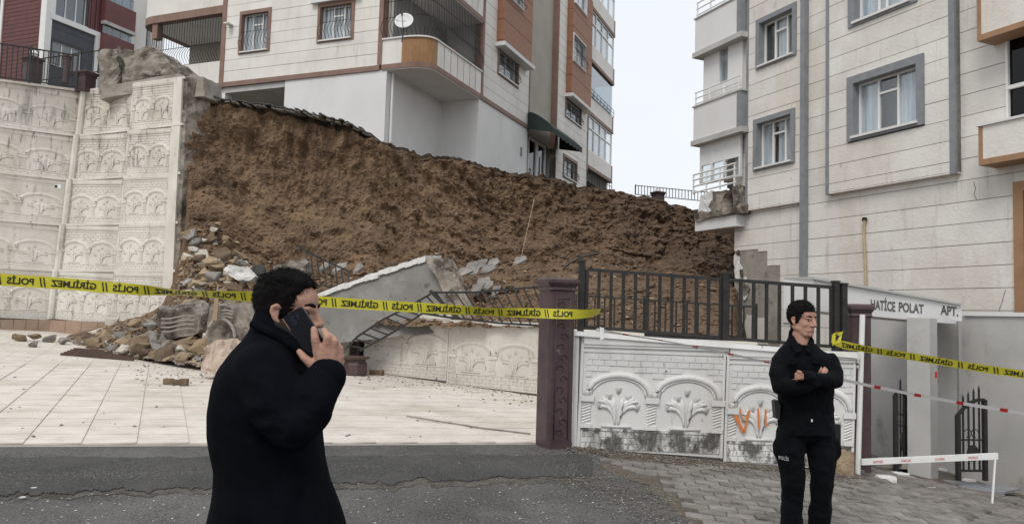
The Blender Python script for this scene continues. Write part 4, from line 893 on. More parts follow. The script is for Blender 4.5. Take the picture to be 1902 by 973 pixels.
# corner balcony: path along front, round the corner, along the side
def bpath(n=0, N=10):
    a = FL.pt(uS+.09, 0, n); b = FL.pt(u_(FL, 746, 100), 0, n); c = FR.pt(u_(FR, 812, 110), 0, n); d = FR.pt(uE-.1, 0, n); co = C1+(FL.en+FR.en)*n
    arc = [b*(1-t)**2+co*2*t*(1-t)+c*t*t for t in [i/N for i in range(N+1)]]
    return a, arc, d
def wallpath(pts, z0, z1, nin, name, m, parent):
    q = MB(); k = len(pts); rows = []
    off = []
    for i, p in enumerate(pts):
        t = (pts[min(i+1, k-1)]-pts[max(i-1, 0)]).normalized(); off.append(p-t.cross(V((0, 0, 1)))*nin)
    for src, z in ((pts, z0), (pts, z1), (off, z1), (off, z0), (pts, z0)): rows.append([V((p.x, p.y, z)) for p in src])
    q.grid(rows); return q.build(name, m, parent)
for k in (0, 1):
    z = VB+k*ST; a, arc, d = bpath(0)
    wallpath([a, arc[0]], z+.17, z+1.0, .12, 'balcony_parapet', MT['clad_left'], lb_)
    if k == 0: wallpath(arc, z+.17, z+1.0, .12, 'balcony_wood', MT['wood_gold'], lb_)
    else: wallpath(arc, z+.17, z+1.0, .12, 'balcony_parapet', MT['clad_left'], lb_)
    ln = (d-arc[-1]).length; N = 7
    for i in range(N): wallpath([arc[-1].lerp(d, i/N+.004), arc[-1].lerp(d, (i+1)/N-.004)], z+.17, z+1.0, .12, 'parapet_panel', MT['clad_left'], lb_)
    a2, arc2, d2 = bpath(.03); wallpath([a2]+arc2+[d2], z, z+.169, .3, 'balcony_band', MT['brown_trim'], lb_)
    a3, arc3, d3 = bpath(.05); wallpath([a3]+arc3+[d3], z+1.0, z+1.05, .22, 'parapet_cap', MT['plaster'], lb_)
    q = MB(); poly = [a]+arc+[d, FR.pt(uE, 0, -1.6), FL.pt(uS, 0, -2.2)]; q.prism([V((p.x, p.y, z-.03)) for p in poly], (0, 0, .18)); q.build('balcony_floor', MT['plaster'], lb_)
    if k == 0:
        bx('balcony_back', lb_, MT['plaster_grey'], FL, uS, uCol, z+.2, z+ST, -6, -.3)
        a4, arc4, d4 = bpath(-.06); pts = [a4]+arc4+[d4]
        # resample bars
        dense = []
        for p, r in zip(pts, pts[1:]):
            n_ = max(1, int(round((r-p).length/.125))); dense += [p.lerp(r, i/n_) for i in range(n_)]
        q = MB()
        for i, p in enumerate(dense):
            t = (dense[min(i+1, len(dense)-1)]-dense[max(i-1, 0)]).normalized(); o_ = t.cross(V((0, 0, 1))); 
            q.tube([p+V((0, 0, z+1.05)), p+o_*.05+V((0, 0, z+1.12)), p+o_*.22+V((0, 0, z+1.32)), p+o_*.18+V((0, 0, z+1.5)), p+o_*.02+V((0, 0, z+1.75)), p+V((0, 0, z+ST))], .010, 4)
        for v in (1.07, 1.76, 2.3): q.tube([p+V((0, 0, z+v)) for p in dense], .012, 4)
        q.build('grille', MT['black_iron'], lb_)
        q = MB(); q.box(FR, uE-1.6, uE-1.2, z+.2, z+1.55, -1.2, -.9); q.cyl(FR.pt(uE-2.2, z+1.05, -.6), .2, .35, 10, .25); q.build('balcony_clutter', MT['dark_room'], lb_)
        q = MB(); q.cyl(FR.pt(uE-1.9, z+1.02, -.35), .13, .3, 10, .17); q.build('plant_pot', MT['orange_trim'], lb_)
# front-left balcony
uQ = u_(FL, 250, 110); 
for k in (0, 1):
    z = VB+k*ST
    rad = .9; s0 = FL.pt(uP-.13, 0, 0); s1 = FL.pt(uQ+rad, 0, 0); co = FL.pt(uQ, 0, 0); s2 = FL.pt(uQ, 0, -rad); s3 = FL.pt(uQ, 0, -2.6)
    arc = [s2*(1-t)**2+co*2*t*(1-t)+s1*t*t for t in [i/8 for i in range(9)]]; path = [s3]+arc+[s0]
    wallpath(path, z+.17, z+1.0, .12, 'balcony_parapet', MT['clad_left'], lb_); wallpath([p+FL.en*.03 for p in path], z-.12, z+.169, .3, 'balcony_band', MT['brown_trim'], lb_)
    q = MB(); q.prism([V((p.x, p.y, z-.1)) for p in path+[FL.pt(uP-.1, 0, -2.6)]], (0, 0, .2)); q.build('balcony_floor', MT['plaster'], lb_)
    if k == 0:
        dense = []; pth = [s2]+arc[1:]+[s0]
        for p, r in zip(pth, pth[1:]):
            n_ = max(1, int(round((r-p).length/.125))); dense += [p.lerp(r, i/n_) for i in range(n_)]
        q = MB(); i_ = FL.en*-.06
        for i, p in enumerate(dense):
            t = (dense[min(i+1, len(dense)-1)]-dense[max(i-1, 0)]).normalized(); o_ = t.cross(V((0, 0, 1)))
            q.tube([p+i_+V((0, 0, z+1.0)), p+i_+o_*.05+V((0, 0, z+1.08)), p+i_+o_*.2+V((0, 0, z+1.28)), p+i_+o_*.16+V((0, 0, z+1.45)), p+i_+V((0, 0, z+1.7)), p+i_+V((0, 0, z+ST))], .010, 4)
        for v in (1.03, 1.72): q.tube([p+i_+V((0, 0, z+v)) for p in dense], .012, 4)
        q.build('grille', MT['black_iron'], lb_)
        bx('balcony_back', lb_, MT['taupe'], FL, uQ+.3, uP+.0, z+.1, z+ST, -2.7, -2.4)
        wi = (uP-1.5, uP-.5, z+.9, z+2.1); window(lb_, FL, wi, -2.39, MT['taupe'], .06, .05, (.5,), False, 'glass_dark', 0, sill=False)
        bx('balcony_column', lb_, MT['brown_trim'], FL, u_(FL, 286, 60)-.12, u_(FL, 286, 60)+.14, z+2.2, z+ST-.1, -.3, -.02)
    else:
        q = MB()
        for v in (1.15, 1.3, 1.45, 1.6): q.tube([p+FL.en*-.06+V((0, 0, z+v)) for p in path], .018, 5)
        for p in path+[s1.lerp(s0, i/5) for i in range(1, 5)]: q.tube([p+FL.en*-.06+V((0, 0, z+.98)), p+FL.en*-.06+V((0, 0, z+1.62))], .018, 5)
        q.build('steel_rail', MT['white_paint'], lb_)
# satellite dish on the corner balcony
dc = P(751, 41, 24.0); t = empty('satellite_dish', dc, 'white satellite dish fixed to the corner balcony grille', 'satellite dish')
dn_ = V((-.1, -.93, .35)).normalized(); dx_ = dn_.cross(V((0, 0, 1))).normalized(); dz_ = dx_.cross(dn_)
q = MB(); rows = [[dc+dx_*(.30*r*cos(a))+dz_*(.29*r*sin(a))+dn_*(.07*r*r) for a in [2*pi*i/24 for i in range(25)]] for r in (0.02, .3, .6, .85, 1)]; q.grid(rows)
dish = q.build('dish', MT['dish'], t, smooth=True, fixn=False)
sm = dish.modifiers.new('thick', 'SOLIDIFY'); sm.thickness = .012
q = MB(); q.tube([dc-dz_*.27+dn_*.06, dc+dn_*.32-dz_*.02], .012, 5); q.tube([dc+dn_*.30-dz_*.02, dc+dn_*.36+dz_*.01], .03, 6); q.tube([dc-dn_*.03, dc-dz_*.5-dn_*.06, dc-dz_*.75-dn_*.06], .022, 6); q.build('feed_arm', MT['black_iron'], t)
q = MB(); q.box(Frame(FL.pt(u_(FL, 430, 48), FL.uv(430, 48)[1]), LV), -.1, .1, -.02, .02, 0, .3); o = q.build('wall_spotlight', MT['white_paint']); tag(o, 'small white bracket light on the wall beside the leftmost grilled window', 'light')

# ------------------------------------------------------------------ red and grey block far left
RC = P(85, 60, 38); RC.z = 0; FRl = Frame(RC, LV); FRr = Frame(RC, RV)
rb_ = empty('apartment_block', RC+V((0, 0, 6.2)), 'dark red and slate grey apartment block at the far upper left', 'building')
ul = u_(FRl, -60, 60)
clad(rb_, FRl, ul, -.22, ZG, 22, 0, .21, 6, [], MT['red_clad'], T=.04, L=30, gap=.01, jm='dark_room')
bx('white_edge', rb_, MT['white_paint'], FRl, u_(FRl, 4, 60)-.2, u_(FRl, 4, 60), ZG+4, 22, 0, .06)
bx('white_edge', rb_, MT['white_paint'], FRr, -.12, .22, ZG, 22, -.3, .1)
ur1 = u_(FRr, 182, 90); rw1 = FRr.rect(104, -30, 161, 53); rw2 = FRr.rect(96, 72, 151, 140); uM = u_(FRr, 160, 80)
uX = rw1[0]
clad(rb_, FRr, .22, ur1-.25, ZG, 22, 0, .55, 6, [rw1, rw2], MT['slate'], T=.04, L=2, gap=.006, jm='dark_room')
for r in (rw1, rw2): window(rb_, FRr, r, -.02, MT['slate'], .06, .1, (.35, .68), False, 'glass_blue', 0)
# white outline running under the upper window and down the right edge
bx('white_edge', rb_, MT['white_paint'], FRr, rw1[0]-.25, rw1[0], rw1[2]-.2, 22, 0, .12); bx('white_edge', rb_, MT['white_paint'], FRr, rw1[0]-.25, ur1, rw1[2]-.25, rw1[2]-.0, 0, .125); bx('white_edge', rb_, MT['white_paint'], FRr, ur1-.25, ur1, ZG, rw1[2]-.25, 0, .12)
bx('body', rb_, MT['slate'], FRr, .1, ur1-.02, ZG-.3, 22, -9, -.31)
ur2 = u_(FRr, 192, 40); 
for k in range(9):
    a = rw1[1]+.02+(ur2+.3-rw1[1])*k/9; bx('red_rib', rb_, MT['red_clad'], FRr, a, a+(ur2+.3-rw1[1])/9-.03, rw1[2]+.01, 22, -.02, .05+.03*(k % 2))
bx('side_wing', rb_, MT['clad_left'], FRr, ur1, ur1+5, ZG-.3, 22, -9, -.8)
ux0, ux1 = u_(FRr, 188, 30), u_(FRr, 233, 30)
for vz in (FRr.uv(190, 41)[1], FRr.uv(186, 103)[1]):
    bx('balcony_parapet', rb_, MT['red_flat'], FRr, ur1+.02, ux1+.4, vz, vz+1.15, -.75, .35); bx('balcony_slab', rb_, MT['plaster_grey'], FRr, ur1+.02, ux1+.45, vz-.18, vz-.002, -.78, .38)
    bx('balcony_glass', rb_, MT['glass_blue'], FRr, ur1+.02, ux1+.3, vz+1.15, vz+1.75, .2, .22)
    q = MB(); q.tube([FRr.pt(ur1+.02, vz+1.77, .21), FRr.pt(ux1+.3, vz+1.77, .21)], .03, 5)
    for s in range(4): u = ur1+.1+(ux1-ur1)*s/3; q.tube([FRr.pt(u, vz+1.15, .21), FRr.pt(u, vz+1.77, .21)], .025, 5)
    q.build('balcony_rail', MT['grey_trim'], rb_)
# far railing with lamp between the two blocks
fence('far low iron railing on the skyline between the two apartment blocks', P(1180, 362, 34), P(1320, 376, 33), .42, 24, MT['black_iron'], (0, 1), r=.012, join=True)
post('lamp_post', 'short brown lamp plinth on the skyline between the two apartment blocks', P(1222, 378, 33.2), .42, .5, MT['brown_post'], EX)
lampglobe('small globe lamp on the skyline between the two apartment blocks', P(1222, 361, 33.2), .12)
# ------------------------------------------------------------------ right apartment block
br = empty('apartment_block', FB.pt(2, -1.2), 'cream panelled apartment block with grey window surrounds on the right', 'building')
vref = FB.uv(1496, 413)[1]; PT = .465; TOPB = 16.5; ZB = -1.4
uL = u_(FB, 1364, 470); uA = u_(FB, 1387, 250, .13); uA2 = u_(FB, 1490, 250, .13); uG0, uG1 = u_(FB, 1491, 300, .05), u_(FB, 1499, 300, .05)
uC0 = u_(FB, 1537, 250, .17); uC1 = u_(FB, 1775, 250, .17); uEndB = u_(FB, 2250, 300)
K_ = MT['clad_right']
vA = FB.uv(1440, 381, .13)[1]; vC = FB.uv(1660, 338, .17)[1]
# recessed base wall
bare = [(uL-.1, u_(FB, 1408, 500), FB.uv(1400, 700)[1], FB.uv(1400, 463)[1]), (uL-.1, u_(FB, 1425, 500), FB.uv(1400, 700)[1], FB.uv(1425, 466)[1]), (uL-.1, u_(FB, 1449, 520), FB.uv(1400, 700)[1], FB.uv(1449, 492)[1])]
bayA, bayC = (uA, uA2+.0, vA, TOPB+1), (uC0, uC1, vC, TOPB+1)
dk = (u_(FB, 1869, 150), uEndB, FB.uv(1885, 222)[1], FB.uv(1885, 52)[1]); dd_ = (u_(FB, 1886, 450), u_(FB, 1990, 450), ZB, FB.uv(1890, 338)[1])
clad(br, FB, uL, uEndB, ZB, TOPB, 0, PT, vref, [bayA, bayC, dk, dd_], K_, L=3.4, bare=bare, depth=.5)
bx('bare_concrete', br, MT['concrete'], FB, uL+.004, u_(FB, 1470, 520), ZB, FB.uv(1400, 440)[1], -.25, -.014)
bx('body', br, MT['plaster_grey'], FB, uL+.05, uEndB, ZB, TOPB, -9, -.55)
for k in range(14):   # ragged plaster at the torn edge
    x = random.choice([1368, 1372, 1378, 1385]); y = random.uniform(462, 600); p = FB.pt(*FB.uv(x, y), .0)
    q = MB(); r = random.uniform(.08, .22); q.prism([p+FB.ex*(r*cos(a)*random.uniform(.5, 1.1))+V((0, 0, r*1.4*sin(a)*random.uniform(.6, 1.1))) for a in [2*pi*i/7 for i in range(7)]], FB.en*random.uniform(.015, .05)); q.build('plaster_patch', random.choice([MT['chalk'], MT['concrete_rough'], MT['chalk']]), br)
for x0, y0, x1, y1 in ((1368, 585, 1395, 640), (1398, 590, 1425, 640), (1456, 520, 1485, 600)):
    r = FB.rect(x0, y0, x1, y1); bx('loose_board', br, K_, FB, r[0], r[1], r[2], r[3], -.013, .03)
# bays
NA, NC = .13, .17
bw1 = FB.rect(1406, 39, 1480, 102, NA); bw2 = FB.rect(1401, 224, 1477, 302, NA)
clad(br, FB, uA, uA2, vA, TOPB, NA, PT, vref+.06, [bw1, bw2], K_, L=9)
for r, cv in ((bw1, [(.38, .64)]), (bw2, [(0, .36), (.44, .6), (.68, 1)])): window(br, FB, r, NA, MT['grey_trim'], .14, .2, (.34, .7), True, 'glass', cv, proud=.05)
bx('bay_soffit', br, K_, FB, uA, uA2, vA-.03, vA-.001, .0, NA); bx('edge_strip', br, MT['grey_trim'], FB, uA-.03, uA+.06, vA-.04, TOPB, .02, NA+.02)
bx('downpipe_strip', br, MT['grey_trim'], FB, uG0, uG1, FB.uv(1490, 520)[1], TOPB, 0.003, NA+.03)
bw3 = FB.rect(1575, 146, 1718, 231, NC); bw4 = FB.rect(1577, -76, 1705, 3, NC)
clad(br, FB, uC0, uC1, vC, TOPB, NC, PT, vref-.05, [bw3, bw4], K_, L=4)
window(br, FB, bw3, NC, MT['grey_trim'], .19, .2, (.33, .64), True, 'glass', [(0, .34), (.62, 1)], proud=.05)
window(br, FB, bw4, NC, MT['grey_trim'], .19, .2, (.36, .5), False, 'glass', [(0, .9)], proud=.05)
bx('bay_soffit', br, K_, FB, uC0, uC1, vC-.03, vC-.001, 0, NC); bx('edge_strip', br, MT['grey_trim'], FB, uC0-.05, uC0+.05, vC-.04, TOPB, .02, NC+.02); bx('edge_strip', br, MT['grey_trim'], FB, uC1-.13, uC1+.006, vC-.04, TOPB, NC-.05, NC+.025)
bx('bay_side', br, K_, FB, uC1-.02, uC1, vC, TOPB, 0, NC-.051)
# right balconies with orange-brown edging
for y0, y1, x in ((236, 308, 1819), (-60, 78, 1816)):
    a = FB.rect(x, y0, 1902, y1, .5); ua, va, vb = FB.uv(x, y1, .5)[0], FB.uv(x, y1, .5)[1], FB.uv(x, y0, .5)[1]
    bx('balcony_parapet', br, K_, FB, ua+.08, uEndB, va+.12, vb, -.1, .5); bx('balcony_trim', br, MT['orange_trim'], FB, ua, ua+.079, va, vb, 0, .52); bx('balcony_trim', br, MT['orange_trim'], FB, ua+.081, uEndB, va, va+.119, 0, .525)
    bx('balcony_cap', br, MT['plaster'], FB, ua-.03, uEndB, vb+.001, vb+.05, -.1, .55)
w = bx('balcony_window', br, MT['glass_dark'], FB, dk[0], dk[1], dk[2], dk[3], -.07, -.05); bx('room', w, MT['dark_room'], FB, dk[0], dk[1], dk[2], dk[3], -.52, -.49)
q = MB()
for v in (dk[2]+.02, dk[2]+(dk[3]-dk[2])*.36, dk[3]-.05): q.box(FB, dk[0], dk[1], v-.04, v+.04, -.04, .03)
q.box(FB, dk[0], dk[0]+.05, dk[2], dk[3], -.045, .025); q.build('frame', MT['pvc'], w)
dr = bx('side_door', br, MT['dark_room'], FB, dd_[0]+.2, dd_[1], dd_[2], dd_[3], -.3, -.25); bx('door_frame', dr, MT['orange_trim'], FB, dd_[0], dd_[0]+.2, dd_[2], dd_[3], -.25, .06); bx('door_head', dr, MT['orange_trim'], FB, dd_[0]+.2, dd_[1], dd_[3]-.2, dd_[3]-.001, -.25, .06)
# hanging hose from the wall hole
q = MB(); hp = [(1607, 409), (1605, 418), (1604, 440), (1606, 470), (1607, 500), (1608, 540)]; q.tube([FB.pt(*FB.uv(x, y, .06), .06) for x, y in hp], .035, 7); h = q.build('wall_hose', mat('hose', (.42, .33, .20), (.5, .42, .28), 5, .6)); tag(h, 'beige hose hanging from a hole in the cream wall', 'hose')
q = MB(); p = FB.pt(*FB.uv(1608, 408, .02), .03); q.tube([p, p+FB.en*.06], .06, 8); q.build('hole_sleeve', MT['black_iron'], h)
# crack lines in the render (shallow dark slivers standing in the boards' surface)
for pts in ([(1808, 338), (1812, 350), (1809, 360), (1814, 372)], [(1868, 538), (1864, 550), (1861, 562), (1855, 577)]):
    q = MB(); rows = [[FB.pt(*FB.uv(x-.5, y, .008), .008) for x, y in pts], [FB.pt(*FB.uv(x+.6, y, .008), .008) for x, y in pts]]; q.grid(rows); q.build('crack', MT['joint'], br, fixn=False)
# end balconies on the left edge of the block
NB = .35
def bal(x0, x1, yl0, yl1, m=K_):
    ua, ub = u_(FB, x0, (yl0+yl1)/2, NB), u_(FB, x1, (yl0+yl1)/2-40, NB); v1, v0 = FB.uv(x0, yl0, NB)[1], FB.uv(x0, yl1, NB)[1]
    return ua, ub, v0, v1
b1 = bal(1291, 1376, 38, 104); b2 = bal(1288, 1376, 201, 267)
for (ua, ub, v0, v1) in (b1, b2):
    bx('balcony_parapet', br, MT['plaster'], FB, ua, ub-.16, v0+.08, v1, -1.2, NB); bx('balcony_end_strip', br, MT['grey_trim'], FB, ub-.159, ub, v0+.08, v1, -.2, NB+.02); bx('balcony_slab', br, MT['plaster_grey'], FB, ua-.06, ub+.1, v0-.08, v0+.079, -1.25, NB+.06); bx('parapet_cap', br, MT['plaster_grey'], FB, ua-.04, ub+.05, v1+.001, v1+.04, -1.2, NB+.04)
ua, ub = b2[0], b2[1]
# middle glazing (white panels with one narrow window), lower glazing (three panes)
g0, g1 = b2[3]+.04, b1[2]-.08
bx('glazing_panel', br, MT['pvc'], FB, ua+.18, ua+.95, g0, g1, -1.1, .12); bx('glazing_panel', br, MT['pvc'], FB, ua+1.36, ub-.22, g0, g1, -1.1, .12)
w = bx('narrow_window', br, MT['glass'], FB, ua+.951, ua+1.359, g0+.5, g1, .06, .07); bx('curtain', w, MT['curtain'], FB, ua+.97, ua+1.34, g0+.5, g1, -.12, -.08); bx('apron', w, MT['pvc'], FB, ua+.951, ua+1.359, g0, g0+.499, -.5, .115)
for v in (.12, .3, .48): q = MB(); q.tube([FB.pt(ua, b2[3]+v, NB-.05), FB.pt(ub-.1, b2[3]+v, NB-.05)], .022, 5); q.build('handrail', MT['white_paint'], br)
for s in range(4): u = ua+.05+(ub-ua-.2)*s/3; q = MB(); q.tube([FB.pt(u, b2[3], NB-.05), FB.pt(u, b2[3]+.5, NB-.05)], .025, 5); q.build('baluster', MT['white_paint'], br)
for v in (.15, .35, .55): q = MB(); q.tube([FB.pt(b1[0], b1[3]+v, NB-.05), FB.pt(b1[1], b1[3]+v, NB-.05)], .022, 5); q.build('handrail', MT['white_paint'], br)
for s in range(4): u = b1[0]+.05+(b1[1]-b1[0]-.2)*s/3; q = MB(); q.tube([FB.pt(u, b1[3], NB-.05), FB.pt(u, b1[3]+.57, NB-.05)], .025, 5); q.build('baluster', MT['white_paint'], br)
l1 = b2[2]-.08; l0 = FB.uv(1297, 342, NB)[1]
gl_ = bx('lower_glazing', br, MT['glass'], FB, ua+.15, ub-.25, l0, l1, .10, .11)
q = MB()
for s in (0, .3, .62, 1): u = ua+.15+(ub-ua-.4)*s; q.box(FB, u-.04, u+.04, l0, l1, .09, .17)
for v in (l0+.04, l1-.62, l1-.04): q.box(FB, ua+.15, ub-.25, v-.035, v+.035, .092, .168)
q.build('frame', MT['pvc'], gl_); bx('upper_panels', gl_, MT['pvc'], FB, ua+.19, ub-.29, l1-.58, l1-.07, .112, .15); bx('room', gl_, MT['room'], FB, ua+.15, ub-.25, l0, l1, -1.0, -.9); bx('blind', gl_, mat('blind', (.30, .25, .19), (.36, .3, .23), 3, .9), FB, ua+.9, ub-.3, l0, l1-.6, -.2, -.15)
for v in (.05, .25, .45, .62): q = MB(); q.tube([FB.pt(ua+.02, l0-.30+v, NB), FB.pt(ub-.2, l0-.25+v, NB)], .03, 5); q.build('handrail', MT['white_paint'], br)
for s in range(4): u = ua+.05+(ub-ua-.3)*s/3; q = MB(); q.tube([FB.pt(u, l0-.30, NB), FB.pt(u, l0+.33, NB)], .028, 5); q.build('baluster', MT['white_paint'], br)
# shattered parapet, exposed slab, beam
def chk(name, fr, pts, n0, n1, m, rough):
    o = chunk(name, None, None, [fr.pt(*fr.uv(x, y, n1), n1) for x, y in pts], fr.en*(n0-n1), m, rough); M = WM[o.name]; o.parent = br; o.matrix_parent_inverse = WM[br.name].inverted(); return o
chk('torn_parapet', FB, [(1299, 366), (1322, 354), (1322, 372), (1315, 384), (1318, 392), (1296, 395)], .05, NB, MT['plaster'], .03)
chk('torn_masonry', FB, [(1322, 356), (1345, 350), (1342, 368), (1346, 386), (1322, 394)], -.1, NB-.05, MT['concrete_rough'], .06)
chk('torn_masonry', FB, [(1362, 348), (1375, 344), (1375, 390), (1360, 394)], -.2, NB-.05, MT['concrete_rough'], .06)
bx('hole_back', br, MT['stone_brown'], FB, u_(FB, 1340, 370), u_(FB, 1370, 370), FB.uv(1350, 395)[1], FB.uv(1350, 345)[1], -.5, -.3)
chk('broken_slab', FB, [(1290, 396), (1305, 392), (1340, 388), (1376, 378), (1376, 395), (1330, 402), (1291, 412)], -1.2, NB+.05, MT['concrete_rough'], .045)
bx('beam', br, MT['plaster'], FB, u_(FB, 1290, 415, NB), u_(FB, 1366, 415, NB), FB.uv(1290, 430, NB)[1], FB.uv(1290, 410, NB)[1], -1.2, NB-.02)
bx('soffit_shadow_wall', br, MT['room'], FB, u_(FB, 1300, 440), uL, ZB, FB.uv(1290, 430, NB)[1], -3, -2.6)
q = MB(); q.tube([FB.pt(*FB.uv(1330, 428, .1), .1), FB.pt(*FB.uv(1330, 500, .1), .1)], .012, 5); q.build('loose_wire', MT['black_iron'], br)
# ------------------------------------------------------------------ rubble
def hull(n, sx, sy, sz, m, seed):
    rnd = random.Random(seed); bm = bmesh.new()
    for i in range(n):
        v = V((rnd.gauss(0, 1), rnd.gauss(0, 1), rnd.gauss(0, 1))).normalized()*rnd.uniform(.82, 1.05); k = max(abs(v.x), abs(v.y), abs(v.z)); v = v*(.55+.45/ (k*1.6)); bm.verts.new((v.x*sx, v.y*sy, v.z*sz))
    r = bmesh.ops.convex_hull(bm, input=bm.verts[:]); bmesh.ops.delete(bm, geom=[g for g in r['geom_interior'] if isinstance(g, bmesh.types.BMVert)], context='VERTS')
    bmesh.ops.dissolve_limit(bm, angle_limit=.12, verts=bm.verts[:], edges=bm.edges[:]); bmesh.ops.bevel(bm, geom=bm.edges[:], offset=.035, segments=1, affect='EDGES', clamp_overlap=True)
    me = bpy.data.meshes.new('stone'); bm.to_mesh(me); bm.free(); me.materials.append(m); return me
STM = {}
for k in ('stone_tan', 'stone_grey', 'stone_pale', 'stone_brown'):
    STM[k] = [hull(13, 1, random.uniform(.7, .95), random.uniform(.5, .8), MT[k], hash_) for hash_ in range(5)]
def bpt(x, s):
    i = (x-120)/(1360)*(NCOL-1); j = s/4*NS; i = max(0, min(NCOL-1, int(i))); j = max(0, min(NS, int(j))); return BANK[j][i]
def stone(p, r, k, name, label, group, cat='stone', sink=.25):
    M = Matrix.Translation(p+V((0, 0, r*(.6-sink)))) @ Matrix.Rotation(random.uniform(0, 6.3), 4, 'Z') @ Matrix.Rotation(random.uniform(-.5, .5), 4, 'X') @ Matrix.Rotation(random.uniform(-.4, .4), 4, 'Y') @ Matrix.Scale(r, 4)
    return tag(inst(name, random.choice(STM[k]), M), label, cat, group)
random.seed(21)
LB = {'stone_tan': 'tan stone in the rubble heap beside the tall white wall', 'stone_grey': 'grey stone in the rubble heap beside the tall white wall', 'stone_pale': 'pale limestone piece in the rubble heap beside the tall white wall', 'stone_brown': 'dark brown clod in the rubble heap beside the tall white wall'}
n = 0
while n < 240:
    x = random.uniform(150, 585); s = random.uniform(0.02, 2.0)
    top = 1.15+.75*math.exp(-((x-360)/90)**2)
    if x > 420: top = 1.3
    if s > top or (x < 330 and s > 1.9): continue
    k = random.choices(list(LB), (6, 3, .9, 3))[0]; r = random.choice([.08, .09, .11, .13, .15, .18, .22, .27])*random.uniform(.8, 1.15)
    if s > 1.3: r *= .8
    stone(bpt(x, s), r, k, 'rubble_stone', LB[k], 'stones of the left rubble heap'); n += 1
for _ in range(105):
    x = random.uniform(338, 490); s = random.uniform(1.05, 2.05-max(0, x-400)*.006); k = random.choices(list(LB), (6, 3, 1.2, 2.5))[0]
    stone(bpt(x, s), random.choice([.09, .12, .15, .18, .22])*random.uniform(.8, 1.2), k, 'rubble_stone', LB[k].replace('rubble heap', 'upper rubble slope').replace('beside the tall white wall', 'at the broken wall end'), 'stones of the upper rubble slope')
for _ in range(34):
    x = random.uniform(250, 500); s = random.uniform(.15, 1.7-max(0, 350-x)*.008); k = random.choices(list(LB), (5, 4, 1, 2))[0]
    if x > 430 and s < .5: continue
    stone(bpt(x, s), random.uniform(.25, .40), k, 'rubble_block', 'large '+LB[k].replace('stone', 'broken block').replace('piece', 'block').replace('lime'+'broken block', 'limestone').replace('clod', 'lump'), 'large blocks of the rubble heap', 'block', .45)
fine = MB(); tan_, grey_ = MB(), MB()
def pebble(mb, p, r):
    a = random.uniform(0, 6.3); pts = [p+V((r*cos(a+2*pi*i/4)*random.uniform(.7, 1.2), r*sin(a+2*pi*i/4)*random.uniform(.7, 1.2), r*random.uniform(-.1, .3))) for i in range(4)]+[p+V((random.uniform(-.3, .3)*r, random.uniform(-.3, .3)*r, r*random.uniform(.5, .9)))]
    mb.add(pts, [(0, 1, 4), (1, 2, 4), (2, 3, 4), (3, 0, 4)])
for _ in range(7000):
    x = random.uniform(125, 600); s = abs(random.gauss(0, .9)); 
    if s > 2.0: continue
    pebble(random.choice((tan_, grey_, fine)), bpt(x, s), random.uniform(.02, .075))
for _ in range(1800):
    x = random.uniform(600, 1360); s = random.uniform(.1, 2.4); pebble(fine if random.random() < .9 else tan_, bpt(x, s), random.uniform(.02, .07))
for _ in range(350):
    x = random.uniform(350, 1470); s = random.uniform(2.0, 3.95); pebble(fine if random.random() < .93 else tan_, bpt(x, s)+V((0, .01, 0)), random.uniform(.02, .06))
for nm, mb, k in (('loose_brown_rubble', fine, 'stone_brown'), ('loose_tan_rubble', tan_, 'stone_tan'), ('loose_grey_rubble', grey_, 'stone_grey')): tag(mb.build(nm, MT[k], fixn=False), kind='stuff')
for _ in range(70):
    x = random.uniform(690, 1440); s = random.uniform(.3, 2.3); k = random.choices(('stone_brown', 'stone_tan'), (4, 1))[0]
    stone(bpt(x, s), random.uniform(.08, .2), k, 'soil_clod', {'stone_brown': 'brown soil clod on the fallen earth behind the fences', 'stone_tan': 'tan stone on the fallen earth behind the fences'}[k], 'clods on the fallen earth', 'clod')
for x, y, D, r, k, lab in ((352, 478, 18.0, .26, 'stone_pale', 'blocky pale stone high on the rubble against the wall end'), (364, 450, 18.3, .22, 'stone_grey', 'rounded grey boulder high on the rubble heap'), (390, 486, 17.6, .24, 'stone_tan', 'square cut tan stone in the middle of the rubble heap'), (366, 526, 16.8, .17, 'stone_tan', 'smooth tan stone just above the police tape'), (210, 596, 17.3, .24, 'stone_pale', 'cream stone leaning on the brown skirting of the tall wall'), (252, 600, 16.9, .2, 'stone_tan', 'yellowish stone left of the broken panel fragments'), (562, 490, 16.8, .22, 'stone_grey', 'grey boulder behind the head of the man with the phone')):
    stone(P(x, y, D), r, k, 'boulder', lab, 'bigger rubble stones', 'boulder', .6)
fa = lambda x, y: floor_at(x, y)
stone(fa(178, 634), .44, 'stone_pale', 'boulder', 'large white limestone block at the left foot of the rubble', 'bigger rubble stones', 'boulder', .35)
for x, y, r, k, lab in ((36, 634, .2, 'stone_tan', 'leftmost tan block lying at the foot of the tall wall'), (62, 634, .2, 'stone_tan', 'second tan block from the left at the foot of the tall wall'), (92, 636, .2, 'stone_grey', 'dark block between the tan blocks and the rubble'), (117, 640, .18, 'stone_grey', 'dark block nearest the white limestone block'), (62, 645, .14, 'stone_grey', 'small grey stone in front of the tan blocks')):
    stone(fa(x, y), r, k, 'wall_block', lab, 'blocks at the foot of the tall wall', 'block', .1)
def px_chunk(name, label, cat, pts, D, d, m, rough=.04, sub=3): return chunk(name, label, cat, [P(x, y, D) for x, y in pts], d, m, rough, sub)
def ridges(parent, x0, x1, ys, D, m, slope=0):
    q = MB()
    for y in ys: q.tube([P(x0+(x1-x0)*t, y+slope*t+1.5*sin(t*7), D) for t in (0, .25, .5, .75, 1)], .016, 5)
    q.build('relief', m, parent)
